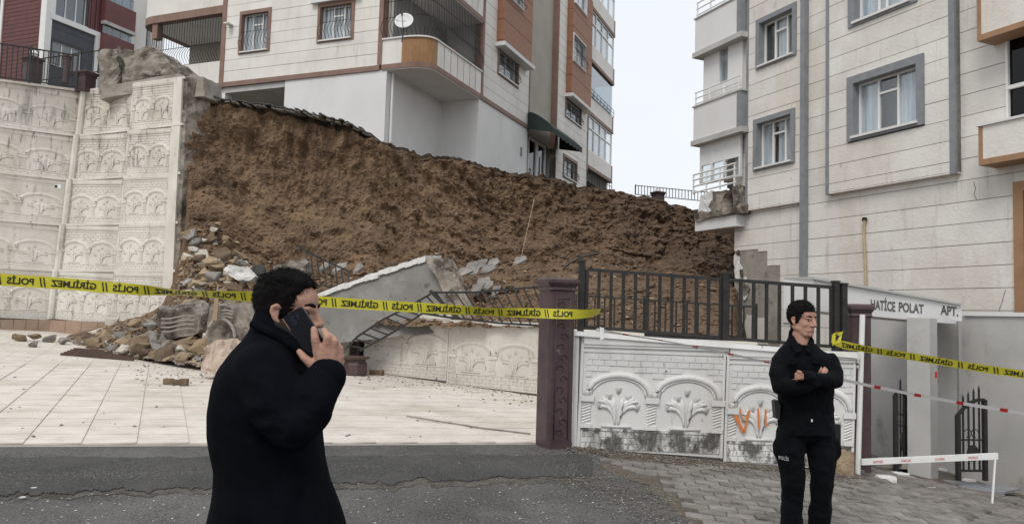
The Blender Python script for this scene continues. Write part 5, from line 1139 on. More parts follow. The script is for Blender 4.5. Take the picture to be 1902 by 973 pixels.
o = px_chunk('panel_fragment', 'broken wall panel fragment with ribbed face and pale broken top in the rubble', 'panel', [(288, 600), (294, 578), (352, 569), (374, 588), (368, 622), (312, 632)], 15.2, (.1, .4, .1), MT['concrete_rough'], .07, 4); ridges(o, 300, 362, (592, 600, 608, 616), 15.13, MT['concrete'], -6)
o = px_chunk('panel_fragment', 'grey broken panel fragment with curved relief nearest the man with the phone', 'panel', [(382, 640), (392, 570), (440, 572), (480, 560), (492, 620), (450, 648)], 14.6, (.15, .4, .1), MT['concrete_rough'], .06, 4)
q = MB(); q.tube([P(410+26*cos(a), 626-34*sin(a), 14.53) for a in [pi*i/10 for i in range(11)]], .03, 6); q.build('relief', MT['concrete'], o); ridges(o, 398, 432, (576, 582, 588), 14.52, MT['concrete'], 2)
px_chunk('concrete_lump', 'pinkish concrete lump at the front right of the rubble, behind the man', 'concrete', [(374, 690), (378, 652), (400, 640), (438, 636), (462, 650), (460, 700), (400, 700)], 12.9, (.1, .5, 0), MT['pink_lump'], .10, 4)
px_chunk('plaster_slab', 'flat white plaster slab lying in the rubble above the police tape', 'slab', [(414, 500), (424, 491), (462, 496), (474, 512), (462, 522), (436, 520), (424, 512)], 17.0, (.05, .2, -.04), MT['chalk'], .04)
px_chunk('dark_slab', 'charcoal lump of asphalt right of the white plaster slab', 'asphalt', [(458, 500), (474, 490), (482, 506), (468, 516)], 17.1, (.1, .2, 0), MT['asphalt_new'], .04)
px_chunk('concrete_lump', 'grey concrete lump beside the broken fence panel at the heap top', 'concrete', [(500, 520), (508, 494), (540, 484), (566, 492), (560, 520), (520, 530)], 16.7, (.1, .3, 0), MT['concrete_rough'], .06)
q = MB(); q.tube([P(399, 596, 14.4), P(402, 560, 14.45), P(405, 528, 14.5)], [.045, .04, .008], 4, True); tag(q.build('timber_stake', MT['timber']), 'pointed wooden stake standing in front of the rubble', 'stake')
# bundle of flat iron fence bars on the floor
t = empty('iron_bars', fa(180, 662), 'flat bundle of fallen iron fence bars at the foot of the rubble', 'bars')
for k in range(5): a, c = fa(113+k*6, 660-k*2.4), fa(248+k*10, 671-k*2.6); barpart('bar', a+V((0, 0, .03)), c+V((0, 0, .03)), .022, t, MT['rust_iron'])
for x0, y0, x1, y1, z in ((230, 640, 300, 652, .1), (200, 634, 250, 640, .08), (310, 652, 372, 660, .06)): barpart('iron_bar', fa(x0, y0)+V((0, 0, z)), fa(x1, y1)+V((0, 0, z)), .022, t, MT['rust_iron'])
def lying_block(name, label, x, y, w, h, d, m, rz=0):
    p = fa(x, y); f = Frame(p, V((cos(rz), sin(rz), 0))); q = MB(); q.box(f, -w/2, w/2, 0, h, -d, 0); me = q.build(name, m); bv = me.modifiers.new('b', 'BEVEL'); bv.width = .012; bv.segments = 2; return tag(me, label, 'block')
# paver lying alone on the tiles: bone-shaped
q = MB(); p = fa(324, 716); f = Frame(p, V((1, .1, 0)).normalized()); q.prism([f.pt(u, v, 0) for u, v in ((-.17, 0), (-.06, 0), (-.04, .015), (.04, .015), (.06, 0), (.17, 0), (.17, .1), (.06, .1), (.04, .085), (-.04, .085), (-.06, .1), (-.17, .1))], -f.en*.13); tag(q.build('loose_paver', MT['stone_brown']), 'single dark interlocking paver lying on the white tiles', 'paver')
lying_block('loose_paver', 'small dark paver just in front of the rubble heap', 350, 683, .27, .09, .12, MT['stone_brown'], .1)
lying_block('loose_paver', 'dark paver on the floor by the fallen brown post top', 697, 697, .27, .1, .14, MT['stone_brown'], -.2)
q = MB(); q.tube([fa(755, 776)+V((0, 0, .03)), fa(830, 787)+V((0, 0, .02)), fa(900, 798)+V((0, 0, .02)), fa(985, 808)+V((0, 0, .02))], .010, 5); tag(q.build('thin_lath', MT['stone_grey']), 'long thin lath lying on the white tiles left of the gate post', 'lath')
q = MB(); q.tube([P(968, 478, 21.5), P(992, 372, 25.5)], .011, 6); tag(q.build('thin_pole', MT['stone_tan']), 'thin pale pole leaning against the earth face', 'pole')
# cracked paving lying on the fallen earth
random.seed(5); k = 0
for x, y, D in ((870, 497, 18.6), (893, 493, 18.9), (915, 491, 19.1), (880, 505, 18.2), (905, 503, 18.5), (858, 508, 17.8), (893, 528, 16.6), (905, 535, 16.4), (918, 545, 16.1), (886, 540, 16.2), (962, 486, 19.6), (602, 497, 18.2), (628, 500, 18.2), (662, 500, 18.2)):
    p = P(x, y, D); w = random.uniform(.10, .19); chunk('paving_shard', 'grey shard of cracked paving lying on the fallen earth', 'paving', [p+V((dx*w+random.uniform(-.05, .05), dy*w, dx*.05+dy*.12)) for dx, dy in ((-1, -.6), (.2, -.9), (1.1, -.3), (.9, .6), (-.5, .8))], (.02, -.02, .06), MT['stone_grey'], .02, 1, 'paving shards on the fallen earth')
# ------------------------------------------------------------------ grit along the road edges, crumbs on tiles
grit_t, grit_d, crumbs = MB(), MB(), MB()
pl_n = V((.045, -.015, 1)).normalized()
def road(x, y): p = hit(x, y, V((.6, 9.2, .1)), pl_n); return p
for _ in range(6500):
    x = random.uniform(-20, 1100); y = 889-.03*x+random.gauss(0, 5) if x < 700 else 868-.02*(x-700)+random.gauss(0, 6)
    p = road(x, y); pebble(random.choice((grit_t, grit_d)), V((p.x, p.y, G(p.x, p.y)+.006)), random.choice((.006, .009, .012, .018)))
for _ in range(3200):
    t = random.random(); x = 990+t*300+random.gauss(0, 30+40*t); y = 838+t*135+random.gauss(0, 10+12*t); p = road(x, y)
    if y < 835: continue
    pebble(random.choice((grit_t, grit_d, grit_d)), V((p.x, p.y, G(p.x, p.y)+.012)), random.choice((.004, .006, .008, .012)))
for _ in range(2400):
    x = random.uniform(1050, 1600); y0 = 828+(x-1062)*.108; y = y0+abs(random.gauss(0, 8))+1; p = road(x, y); pebble(random.choice((grit_t, grit_d, grit_d)), V((p.x, p.y, G(p.x, p.y)+.016)), random.choice((.006, .008, .012, .018)))
for _ in range(900):
    p = road(random.uniform(-20, 1500), random.uniform(890, 975)); pebble(random.choice((crumbs, grit_t)), V((p.x, p.y, G(p.x, p.y)+.003)), random.choice((.004, .006, .006, .01)))
for _ in range(230):
    x = random.uniform(0, 1000); y = random.uniform(655, 825) if x < 640 else random.uniform(715, 825); p = fa(x, y)
    if x > 1000 or random.random() < (y-650)/260: continue
    pebble(random.choice((grit_d, grit_t, grit_t)), p+V((0, 0, .006)), random.choice((.008, .012, .018, .025)))
for _ in range(500):
    x = random.uniform(250, 480) if random.random() < .6 else random.uniform(650, 990); y = random.gauss(690, 14) if x < 500 else 693+(x-690)*.14+abs(random.gauss(0, 9)); p = fa(x, y); pebble(random.choice((grit_t, grit_d, crumbs)), p+V((0, 0, .006)), random.choice((.012, .018, .03)))
for nm, mb, m in (('grey_grit', grit_t, 'stone_grey'), ('dark_grit', grit_d, 'sand'), ('white_crumbs', crumbs, 'stone_pale')): tag(mb.build(nm, MT[m], fixn=False), kind='stuff')
for x, y, r, lab in ((285, 887, .03, 'crumpled white scrap on the dirt line of the road'), (42, 928, .025, 'flat pale scrap on the asphalt at lower left'), (62, 909, .02, 'small pale stone on the asphalt at lower left'), (850, 862, .018, 'tiny white stub on the new asphalt strip'), (1358, 930, .05, 'tan leaf shaped scrap lying on the pavers'), (1342, 851, .03, 'white chip on the pavers near the front wall')):
    p = road(x, y); w = r; chunk('litter_scrap', lab, 'litter', [V((p.x+dx*w, p.y+dy*w, G(p.x, p.y)+.012)) for dx, dy in ((-1, -.4), (0, -.8), (1, -.2), (.7, .5), (-.5, .6))], (0, 0, .004), MT['chalk'] if 'tan' not in lab else MT['timber'], .008, 1)
# ------------------------------------------------------------------ police tape
def smooth_path(pts, n):
    out = []; k = len(pts)
    for i in range(k-1):
        p0, p1, p2, p3 = pts[max(i-1, 0)], pts[i], pts[i+1], pts[min(i+2, k-1)]
        for j in range(n):
            t = j/n; out.append(tuple(.5*((2*b)+(c-a)*t+(2*a-5*b+4*c-d)*t*t+(3*b-a-3*c+d)*t**3) for a, b, c, d in zip(p0, p1, p2, p3)))
    out.append(pts[-1]); return out
def ribbon(ctrl, w, n=14):
    """ctrl: (px, py, depth, twist deg) -> sampled centre points, across vectors, arc length"""
    pts = smooth_path(ctrl, n); cs = [P(a, b, c) for a, b, c, d in pts]; ac = []; ar = [0]
    for i, (a, b, c, d) in enumerate(pts):
        t = (cs[min(i+1, len(cs)-1)]-cs[max(i-1, 0)]).normalized(); f = t.cross(V((0, 0, 1))).normalized(); up = f.cross(t).normalized()
        if up.z < 0: up = -up
        ac.append((up*cos(radians(d))+f*sin(radians(d)))*w/2)
        if i: ar.append(ar[-1]+(cs[i]-cs[i-1]).length)
    return cs, ac, ar
def tape(label, ctrl, w, phase=0, size=.062):
    cs, ac, ar = ribbon(ctrl, w); q = MB(); q.grid([[c-a for c, a in zip(cs, ac)], [c for c in cs], [c+a for c, a in zip(cs, ac)]])
    o = q.build('police_tape', MT['yellow_tape'], fixn=False, smooth=True); tag(o, label, 'tape', 'yellow police tapes')
    def at(s, h):
        s = max(0, min(ar[-1]-1e-4, s)); i = 0
        lo_, hi_ = 0, len(ar)-2
        while lo_ < hi_:
            m = (lo_+hi_+1)//2
            if ar[m] <= s: lo_ = m
            else: hi_ = m-1
        i = lo_; t = (s-ar[i])/(ar[i+1]-ar[i]); c = cs[i].lerp(cs[i+1], t); a = ac[i].lerp(ac[i+1], t); tt = (cs[i+1]-cs[i]).normalized(); nn = tt.cross(a).normalized()
        if nn.dot(CAM-c) < 0: nn = -nn
        return c+a*h+nn*.0035
    s = ar[-1]-phase; b = MB()
    while s > .02:      # the print is seen from its back: it runs right to left
        for body, adv in (('POLİS', .05), ('||', .05), ('GİRİLMEZ', .05), ('||', .05)):
            if body == '||':
                for k in range(2):
                    x0 = s-.03*k; ps = [at(x0-(.012 if e in (1, 2) else 0)-.012*hh, hh) for e, hh in ((0, -.8), (1, -.8), (2, .8), (3, .8))]
                    if x0 > .05: b.add(ps, [(0, 1, 2, 3)])
                s -= .03+.012+adv; continue
            vs, fs = text_mesh(body, size, size*.03); wd = max(v.x for v in vs)
            if s-wd < .01: s = -1; break
            b.add([at(s-v.x, (v.y-size*.36)/(w/2)) for v in vs], fs); s -= wd+adv
    tag(b.build('lettering', MT['ink'], o, fixn=False), kind='stuff'); return o
tape('yellow police tape stretched from the left edge to the brown gate post', [(-900, 470, 6.6, 8), (-400, 488, 6.9, 7), (-90, 512, 7.2, 6), (0, 519, 7.35, 4), (120, 527, 7.5, 3), (230, 536, 7.65, 6), (285, 540, 7.75, 38), (340, 544, 7.85, 66), (400, 547, 7.95, 48), (450, 550, 8.0, 30), (540, 556, 8.15, 12), (640, 563, 8.3, 5), (740, 569, 8.45, 6), (830, 574, 8.6, 14), (890, 578, 8.7, 40), (930, 580, 8.75, 34), (985, 581, 8.8, 8), (1012, 582, 8.86, 0), (1050, 583, 8.86, -2), (1085, 583, 8.95, 25), (1115, 578, 9.0, 55)], .112, .35, .085)
tape('yellow police tape tied to the fence right of the officer', [(1551, 634, 8.75, 60), (1570, 641, 8.7, 20), (1620, 650, 8.6, 40), (1700, 663, 8.5, 30), (1800, 680, 8.35, 28), (1880, 692, 8.2, 25), (1960, 703, 8.05, 25), (2250, 742, 7.6, 25), (2600, 790, 7.2, 25)], .092, .1, .07)
kn = bpy.data.objects['police_tape.001']
for k in range(3):
    q = MB(); c = P(1552, 636, 8.72); a = [c+V((random.uniform(-.06, .06), random.uniform(-.03, .03), random.uniform(-.08, .1))) for _ in range(5)]; q.grid([a, [p+V((.03, -.01, .03)) for p in a]]); q.build('knot', MT['yellow_tape'], kn, fixn=False)
# red and white tape
ctrl = [(1108, 612, 9.02, 20), (1160, 621, 8.98, 60), (1240, 634, 8.95, 70), (1340, 654, 8.9, 60), (1440, 676, 8.85, 60), (1560, 704, 8.75, 40), (1660, 725, 8.6, 35), (1760, 744, 8.4, 35), (1850, 759, 8.2, 30), (1960, 776, 8.0, 30), (2250, 815, 7.6, 30), (2600, 862, 7.2, 30)]
cs, ac, ar = ribbon(ctrl, .042, 40); q = MB(); q.grid([[c-a for c, a in zip(cs, ac)], [c+a for c, a in zip(cs, ac)]]); rt_ = tag(q.build('barrier_tape', MT['white_tape'], fixn=False), 'thin red and white tape slung from the fence across the entrance', 'tape')
s = .3
while s < ar[-1]-.15:
    q = MB(); ii = [i for i, a in enumerate(ar) if s <= a <= s+.075]
    if len(ii) >= 2: q.grid([[cs[i]-ac[i]*1.02+V((0, -.002, 0)) for i in ii], [cs[i]+ac[i]*1.02+V((0, -.002, 0)) for i in ii]]); q.build('red_band', MT['red_tape'], rt_, fixn=False)
    s += .40
q = MB(); c = P(1117, 612, 9.0); q.add([c+V((-.02, 0, .03)), c+V((.03, -.01, .02)), c+V((.035, 0, -.1)), c+V((-.01, -.02, -.12))], [(0, 1, 2, 3)]); q.build('knotted_end', MT['white_tape'], rt_, fixn=False)
# ------------------------------------------------------------------ people
MT['skin'] = mat('skin', (.37, .205, .148), (.43, .245, .18), 18, .6, .25, 120, coord='obj', stains=[((.44, .20, .15), 9, .5, .7, (1, 1, 1), .5)])
MT['skin'].node_tree.nodes['Principled BSDF'].inputs['Subsurface Weight'].default_value = .12
MT['skin'].node_tree.nodes['Principled BSDF'].inputs['Subsurface Radius'].default_value = (.012, .005, .003)
MT['hair'] = mat('hair', (.0035, .003, .003), (.009, .0075, .007), 60, .75, .5, 160, coord='obj', spec=.12)
MT['coat'] = mat('coat', (.0028, .0032, .0055), (.0042, .0048, .0078), 20, .95, .3, 300, coord='obj', spec=.06)
MT['uniform'] = mat('uniform', (.0028, .003, .0042), (.0045, .005, .0065), 12, .85, .4, 200, coord='obj', spec=.07)
for k_ in ('coat', 'uniform'): MT[k_].node_tree.nodes['Principled BSDF'].inputs['Sheen Weight'].default_value = .0 if k_ == 'coat' else .03; MT[k_].node_tree.nodes['Principled BSDF'].inputs['Sheen Tint'].default_value = (.5, .55, .7, 1)
MT['grey_mark'] = mat('grey_mark', (.30, .30, .31), None, 1, .6)
MT['boot'] = mat('boot', (.012, .012, .012), None, 1, .4)
MT['phone'] = mat('phone', (.008, .009, .013), None, 1, .22)
MT['lens'] = mat('lens', (.01, .012, .03), None, 1, .08, spec=.8)
MT['eye'] = mat('eye', (.36, .33, .31), None, 1, .25); MT['iris'] = mat('iris', (.02, .012, .008), None, 1, .2)
MT['sole'] = mat('sole', (.02, .02, .02), None, 1, .8)
class Pr:
    def __init__(s): s.bm = bmesh.new()
    def ell(s, c, r, R=None):
        M = Matrix.Translation(c) @ ((R.to_4x4() if R else Matrix.Identity(4)) @ Matrix.Diagonal((r[0], r[1], r[2], 1)))
        bmesh.ops.create_icosphere(s.bm, subdivisions=3, radius=1, matrix=M); return s
    def cap(s, a, b, ra, rb):
        a, b = V(a), V(b); d = b-a; q = d.to_track_quat('Z', 'Y').to_matrix().to_4x4()
        bmesh.ops.create_icosphere(s.bm, subdivisions=3, radius=ra, matrix=Matrix.Translation(a)); bmesh.ops.create_icosphere(s.bm, subdivisions=3, radius=rb, matrix=Matrix.Translation(b))
        bmesh.ops.create_cone(s.bm, cap_ends=True, segments=20, radius1=ra, radius2=rb, depth=d.length, matrix=Matrix.Translation((a+b)/2) @ q); return s
    def chain(s, pts, rs):
        for i in range(len(pts)-1): s.cap(pts[i], pts[i+1], rs[i], rs[i+1])
        return s
    def loft(s, rings):
        vs = [[s.bm.verts.new(p) for p in r] for r in rings]; n = len(rings[0])
        for a, b in zip(vs, vs[1:]):
            for i in range(n): s.bm.faces.new((a[i], a[(i+1) % n], b[(i+1) % n], b[i]))
        s.bm.faces.new(list(reversed(vs[0]))); s.bm.faces.new(vs[-1]); return s
    def build(s, name, m, vox, smooth=6, parent=None, post_=None, fac=.5):
        bmesh.ops.recalc_face_normals(s.bm, faces=s.bm.faces[:]); me = bpy.data.meshes.new(name); s.bm.to_mesh(me); s.bm.free()
        o = bpy.data.objects.new(name, me); C.objects.link(o)
        r = o.modifiers.new('r', 'REMESH'); r.mode = 'VOXEL'; r.voxel_size = vox; r.use_smooth_shade = True
        if smooth: k = o.modifiers.new('s', 'SMOOTH'); k.iterations = smooth; k.factor = fac
        dg = bpy.context.evaluated_depsgraph_get(); m2 = bpy.data.meshes.new_from_object(o.evaluated_get(dg)); bpy.data.objects.remove(o); bpy.data.meshes.remove(me)
        m2.name = name; m2.materials.clear(); m2.materials.append(m)
        if post_:
            for v in m2.vertices: v.co = post_(v.co.copy())
        c = V((0, 0, 0)); 
        for v in m2.vertices: c += v.co
        c /= max(1, len(m2.vertices)); c.z = min(v.co.z for v in m2.vertices)
        for v in m2.vertices: v.co -= c
        for p in m2.polygons: p.use_smooth = True
        ob = bpy.data.objects.new(name, m2); return place(ob, Matrix.Translation(c), parent)
def ering(c, ax, ay, n=28, p=2.3):
    out = []
    for i in range(n):
        a = 2*pi*i/n; x = abs(cos(a))**(2/p)*(1 if cos(a) > 0 else -1); y = abs(sin(a))**(2/p)*(1 if sin(a) > 0 else -1); out.append(c+ax*x+ay*y)
    return out
class Head:
    def __init__(s, c, fwd, up, k): s.c = V(c); s.f = V(fwd).normalized(); s.r = s.f.cross(V(up)).normalized(); s.u = s.r.cross(s.f); s.k = k
    def p(s, x, y, z): return s.c+(s.r*x+s.f*y+s.u*z)*s.k
    def R(s): return Matrix((s.r, s.f, s.u)).transposed()
    def prims(s, pr, neck=True):
        e = lambda x, y, z, a, b, c: pr.ell(s.p(x, y, z), (a*s.k, b*s.k, c*s.k), s.R()); cp = lambda a, b, ra, rb: pr.cap(s.p(*a), s.p(*b), ra*s.k, rb*s.k)
        e(0, -.012, .035, .073, .094, .084); e(0, .028, -.028, .060, .066, .086); e(0, .05, .035, .058, .045, .05)
        e(0, .066, -.094, .026, .026, .022)
        for q in (-1, 1):
            cp((q*.052, -.008, -.05), (q*.022, .056, -.094), .022, .024); cp((q*.044, .02, -.06), (q*.02, .065, -.07), .022, .022); cp((q*.040, .078, .014), (q*.012, .088, .010), .010, .010); e(q*.036, .058, -.030, .020, .022, .022)
            pr.chain([s.p(q*.072, .006, -.034), s.p(q*.078, -.004, -.026), s.p(q*.083, -.016, -.004), s.p(q*.083, -.014, .010), s.p(q*.078, -.002, .016), s.p(q*.072, .006, .008)], [.006*s.k, .007*s.k, .006*s.k, .006*s.k, .006*s.k, .005*s.k]); e(q*.071, -.006, -.008, .006, .012, .022); e(q*.014, .098, -.037, .010, .012, .009)
        cp((0, .090, .004), (0, .112, -.030), .009, .012); e(0, .112, -.034, .012, .012, .010)
        e(0, .088, -.062, .024, .012, .008); e(0, .086, -.074, .021, .012, .008)
    def details(s, parent):
        for q in (-1, 1):
            pr = MB(); 
            c = s.p(q*.031, .0735, -.002); n = 10; rows = []
            for i in range(n+1):
                t = pi*i/n; rows.append([c+(s.r*(sin(t)*cos(2*pi*j/12))+s.f*(-cos(t))*-1+s.u*(sin(t)*sin(2*pi*j/12)))*0.0108*s.k for j in range(13)])
            pr.grid(rows); ob = pr.build('eye', [MT['eye'], MT['iris']], parent, smooth=True)
            for pl_ in ob.data.polygons:
                if (pl_.center+WM[ob.name].translation-c).dot(s.f)/(0.0108*s.k) > .62: pl_.material_index = 1
            for nm, z0, r_ in (('eyelid', .0075, .0048), ('lower_lid', -.0125, .0032), ('eyebrow', .020, .0052)):
                y0 = {'eyelid': .0885, 'lower_lid': .0845, 'eyebrow': .0955}[nm]
                b = MB(); pts = [s.p(q*(.012+.038*t), y0-.020*t*t-.002, z0+({'eyelid': .0045, 'lower_lid': -.003, 'eyebrow': .006}[nm]*sin(pi*t*.85))) for t in [i/6 for i in range(7)]]
                b.tube(pts, [r_*s.k*w for w in (.6, 1, 1.1, 1.1, 1, .8, .4)], 6); b.build(nm, MT['hair'] if nm == 'eyebrow' else MT['skin'], parent, smooth=True)
    def hair(s, parent, edge, thick, seed=0, lift=.0, nape=-.05):
        NT, NP = 96, 64; rows = []; cc = V((0, -.012, .035)); er = V((.073, .094, .084))
        for i in range(NP+1):
            th = pi*i/NP; row = []
            for j in range(NT+1):
                ph = 2*pi*j/NT; d = V((sin(th)*cos(ph), sin(th)*sin(ph), cos(th))); q = cc+V((d.x*er.x, d.y*er.y, d.z*er.z))
                yb = edge(q.z)
                m = max(0, min(1, (yb-q.y+.014*fbm(V((q.x*70, q.z*120, seed)), 2))/.010+.5))
                if q.z < nape: m *= max(0, 1-(nape-q.z)/.012)
                nz_ = fbm(V((q.x*26, q.y*14, q.z*26))+V((seed, 0, 0)), 3)*.006+fbm(V((q.x*150, q.y*40, q.z*90)), 2)*.0035
                t = (thick+lift*max(0, d.z)*(1+.6*d.y)+nz_)*m-.008*(1-m)
                row.append(s.p(*(q+V((d.x, d.y, d.z))*t)))
            rows.append(row)
        b = MB(); b.grid(rows); rnd = random.Random(seed)
        for _ in range(5200):
            th = math.acos(rnd.uniform(-.6, 1)); ph = rnd.uniform(0, 2*pi); d = V((sin(th)*cos(ph), sin(th)*sin(ph), cos(th))); q = cc+V((d.x*er.x, d.y*er.y, d.z*er.z))
            yb = edge(q.z)+rnd.gauss(0, .004)
            if q.y > yb or q.z < nape: continue
            t = thick+lift*max(0, d.z)*(1+.6*d.y); r0 = q+d*t*.55
            flow = V((rnd.gauss(0, .35), (.9 if d.z > .45 else -.25)+rnd.gauss(0, .3), (.1 if d.z > .45 else -.9)+rnd.gauss(0, .3)))
            L_ = rnd.uniform(.010, .022)*(1.2 if d.z > .3 else .6); tip = r0+(d*.75+flow*.8).normalized()*L_; md = r0+(d*1.0+flow*.4).normalized()*L_*.55
            sd_ = d.cross(flow).normalized()*rnd.uniform(.0005, .001)
            b.add([s.p(*(r0-sd_)), s.p(*(r0+sd_)), s.p(*(md+sd_*.8)), s.p(*(md-sd_*.8)), s.p(*tip)], [(0, 1, 2, 3), (3, 2, 4)])
        return b.build('hair', MT['hair'], parent, smooth=True, fixn=False)
# ---------------- man with phone, seen from his right side
mm = lambda x, y, dy=0: P(x, y, 2.2+dy)
gz = G(-.55, 2.2)
H1 = Head(mm(533, 577), (1, -.10, -.07), (0, 0, 1), .90)
pr = Pr(); H1.prims(pr)
neck0, neck1 = mm(522, 625), mm(505, 672)
pr.cap(mm(522, 612), neck1, .056, .062); pr.ell(mm(500, 790), (.13, .17, .30)); pr.ell(mm(505, 960), (.13, .165, .16))
pr.chain([mm(494, 694, -.15), mm(546, 794, -.215), mm(607, 694, -.13)], [.055, .043, .031]); pr.chain([mm(498, 690, .17), mm(500, 830, .22), mm(530, 960, .2)], [.06, .045, .03])
for sy in (-1, 1): x0 = mm(505, 985).x; pr.chain([V((x0, 2.2+sy*.09, .95)), V((x0+.02*sy, 2.2+sy*.09, gz+.5)), V((x0-.02+.05*sy, 2.2+sy*.09, gz+.1))], [.09, .06, .045]); pr.cap((x0-.05+.05*sy, 2.2+sy*.09, gz+.06), (x0+.14+.05*sy, 2.2+sy*.1, gz+.045), .042, .036)
# far hand
pr.chain([mm(530, 960, .2), mm(548, 1010, .19)], [.03, .038])
for k in range(4): pr.chain([mm(548, 1010, .165+.018*k), mm(556, 1050, .165+.018*k), mm(552, 1078, .165+.018*k)], [.012, .010, .008])
pr.chain([mm(545, 1000, .16), mm(560, 1025, .15)], [.013, .010])
# near hand holding the phone
wr = mm(611, 700, -.125); K1, K2, K3, K4 = mm(590, 650, -.137), mm(606, 646, -.140), mm(620, 650, -.134), mm(631, 662, -.122)
for k_, r_ in ((K1, .0145), (K2, .0145), (K3, .014), (K4, .013)): pr.cap(wr, k_, .024, r_)
pr.chain([K1, mm(585, 628, -.146), mm(583, 611, -.142)], [.0135, .0112, .0088])
pr.chain([K2, mm(609, 627, -.148), mm(602, 614, -.128)], [.0132, .0112, .0092]); pr.chain([K3, mm(622, 635, -.140), mm(612, 622, -.112)], [.0125, .0105, .0088]); pr.chain([K4, mm(632, 647, -.124), mm(621, 634, -.10)], [.0115, .0095, .008])
pr.chain([mm(600, 686, -.12), mm(580, 677, -.138), mm(566, 665, -.137), mm(556, 653, -.130)], [.019, .0135, .011, .0085])
person = pr.build('person', MT['skin'], .0036, 5)
tag(person, 'man in a black coat in profile, holding a phone to his ear', 'person')
H1.details(person)
def edge1(z):
    for z0, y0, z1, y1 in ((.2, .2, .088, .2), (.088, .2, .078, .068), (.078, .068, .06, .054), (.06, .054, .03, .046), (.03, .046, 0, .036), (0, .036, -.03, .014), (-.03, .014, -.1, -.02)):
        if z >= z1: return y0+(y1-y0)*min(1, max(0, (z0-z)/(z0-z1)))
    return -.02
H1.hair(person, edge1, .004, 1, .009)
bp = Pr()
for q in (-1, 1): bp.cap(H1.p(q*.058, .0, -.045), H1.p(q*.025, .062, -.100), .0195, .0225)
bp.ell(H1.p(0, .068, -.096), (.027, .026, .024)); bp.cap(H1.p(.022, .088, -.052), H1.p(-.022, .088, -.052), .008, .008)
MT['beard'] = mat('beard', (.012, .009, .008), (.035, .024, .02), 160, .8, .6, 300, coord='obj')
bp.build('beard', MT['beard'], .004, 3, person)
# coat
ct = Pr(); rings = []
for y, xl, xr, dp in ((574, 475, 526, .058), (590, 473, 543, .070), (612, 467, 558, .082), (634, 452, 570, .125), (656, 434, 580, .175), (685, 415, 588, .20), (720, 403, 592, .205), (760, 398, 594, .205), (800, 398, 595, .20), (840, 403, 598, .195), (868, 408, 601, .19), (905, 406, 611, .195), (945, 397, 626, .20), (990, 386, 641, .21), (1080, 380, 652, .22), (1190, 382, 655, .225)):
    a, b = mm(xl, y), mm(xr, y); rings.append(ering((a+b)/2, (b-a)/2, V((0, dp, 0)), 32, 2.1))
ct.loft(rings)
ct.chain([mm(490, 690, -.15), mm(508, 742, -.195), mm(546, 792, -.22), mm(574, 758, -.195), mm(606, 701, -.135)], [.080, .078, .064, .060, .049])
ct.chain([mm(495, 684, .165), mm(500, 830, .22), mm(530, 955, .2)], [.085, .07, .055])
def wool(v):
    n = V((fbm(v*5+V((1, 2, 3)), 3), fbm(v*5+V((8, 2, 3)), 3), fbm(v*5+V((1, 9, 3)), 3)))*.006
    el = mm(560, 775, -.23); w = math.exp(-((v-el).length/.13)**2); f = noise.ridged_multi_fractal(V((v.x*9+v.z*16, v.y*5, v.z*9-v.x*8)), 1, 2, 2, 1, 2)
    w2 = .5*math.exp(-((v.z-mm(500, 900).z)/.16)**2); f2 = fbm(V((v.x*14, v.y*14, v.z*2.5)), 2)
    return v+n+V((-.2, -1, 0))*(f-1)*.016*w+V((.3, -1, 0))*f2*.006*(w2+.3)
coat = ct.build('coat', MT['coat'], .008, 16, person, wool)
cf = Pr(); cf.chain([mm(596, 722, -.155), mm(607, 699, -.135)], [.050, .051]); cf.build('cuff', MT['coat'], .005, 3, person)
q = MB(); q.tube([mm(468, 600, -.085), mm(505, 618, -.10), mm(540, 640, -.10), mm(566, 668, -.09)], .012, 6); q.build('collar_fold', MT['coat'], coat, smooth=True)
tr = Pr(); x0 = mm(505, 985).x
for sy in (-1, 1): tr.chain([V((x0, 2.2+sy*.09, .9)), V((x0+.02*sy, 2.2+sy*.09, gz+.5)), V((x0-.02+.05*sy, 2.2+sy*.09, gz+.12))], [.105, .08, .07])
tr.build('trousers', MT['uniform'], .012, 4, person)
for sy in (-1, 1):
    s_ = Pr(); s_.cap((x0-.05+.05*sy, 2.2+sy*.09, gz+.055), (x0+.15+.05*sy, 2.2+sy*.1, gz+.045), .052, .044); s_.build('shoe', MT['boot'], .008, 3, person, lambda v: V((v.x, v.y, max(v.z, gz))))
# phone
A_, B_, C_, D_ = mm(526, 590, -.107), mm(561, 569, -.117), mm(604, 622, -.117), mm(577, 670, -.107)
nph = (B_-A_).cross(D_-A_).normalized(); nph = nph if nph.y < 0 else -nph
q = MB(); cen = (A_+B_+C_+D_)/4; ex_, ey_ = (B_-A_).normalized(), (D_-A_).normalized(); w_, h_ = (B_-A_).length, ((D_-A_).length+(C_-B_).length)/2
pts = []
for sx, sy, a0 in ((1, 1, 0), (-1, 1, 90), (-1, -1, 180), (1, -1, 270)):
    for i in range(5): a = radians(a0+22.5*i); pts.append(cen+ex_*(sx*(w_/2-.009)+.009*cos(a))+ey_*(sy*(h_/2-.009)+.009*sin(a)))
q.prism([p+nph*.001 for p in pts], nph*.009); ph = q.build('mobile_phone', MT['phone']); tag(ph, 'black mobile phone held against the ear of the man in the coat', 'phone')
for u, v, r in ((-.15, -.36, .0075), (-.15, -.25, .0075), (.12, -.36, .006), (.12, -.28, .003)):
    b = MB(); c = cen+ex_*w_*u+ey_*h_*v+nph*.010; b.prism([c+ex_*r*cos(2*pi*i/14)+ey_*r*sin(2*pi*i/14) for i in range(14)], nph*.0018); b.build('camera_lens', MT['lens'], ph)
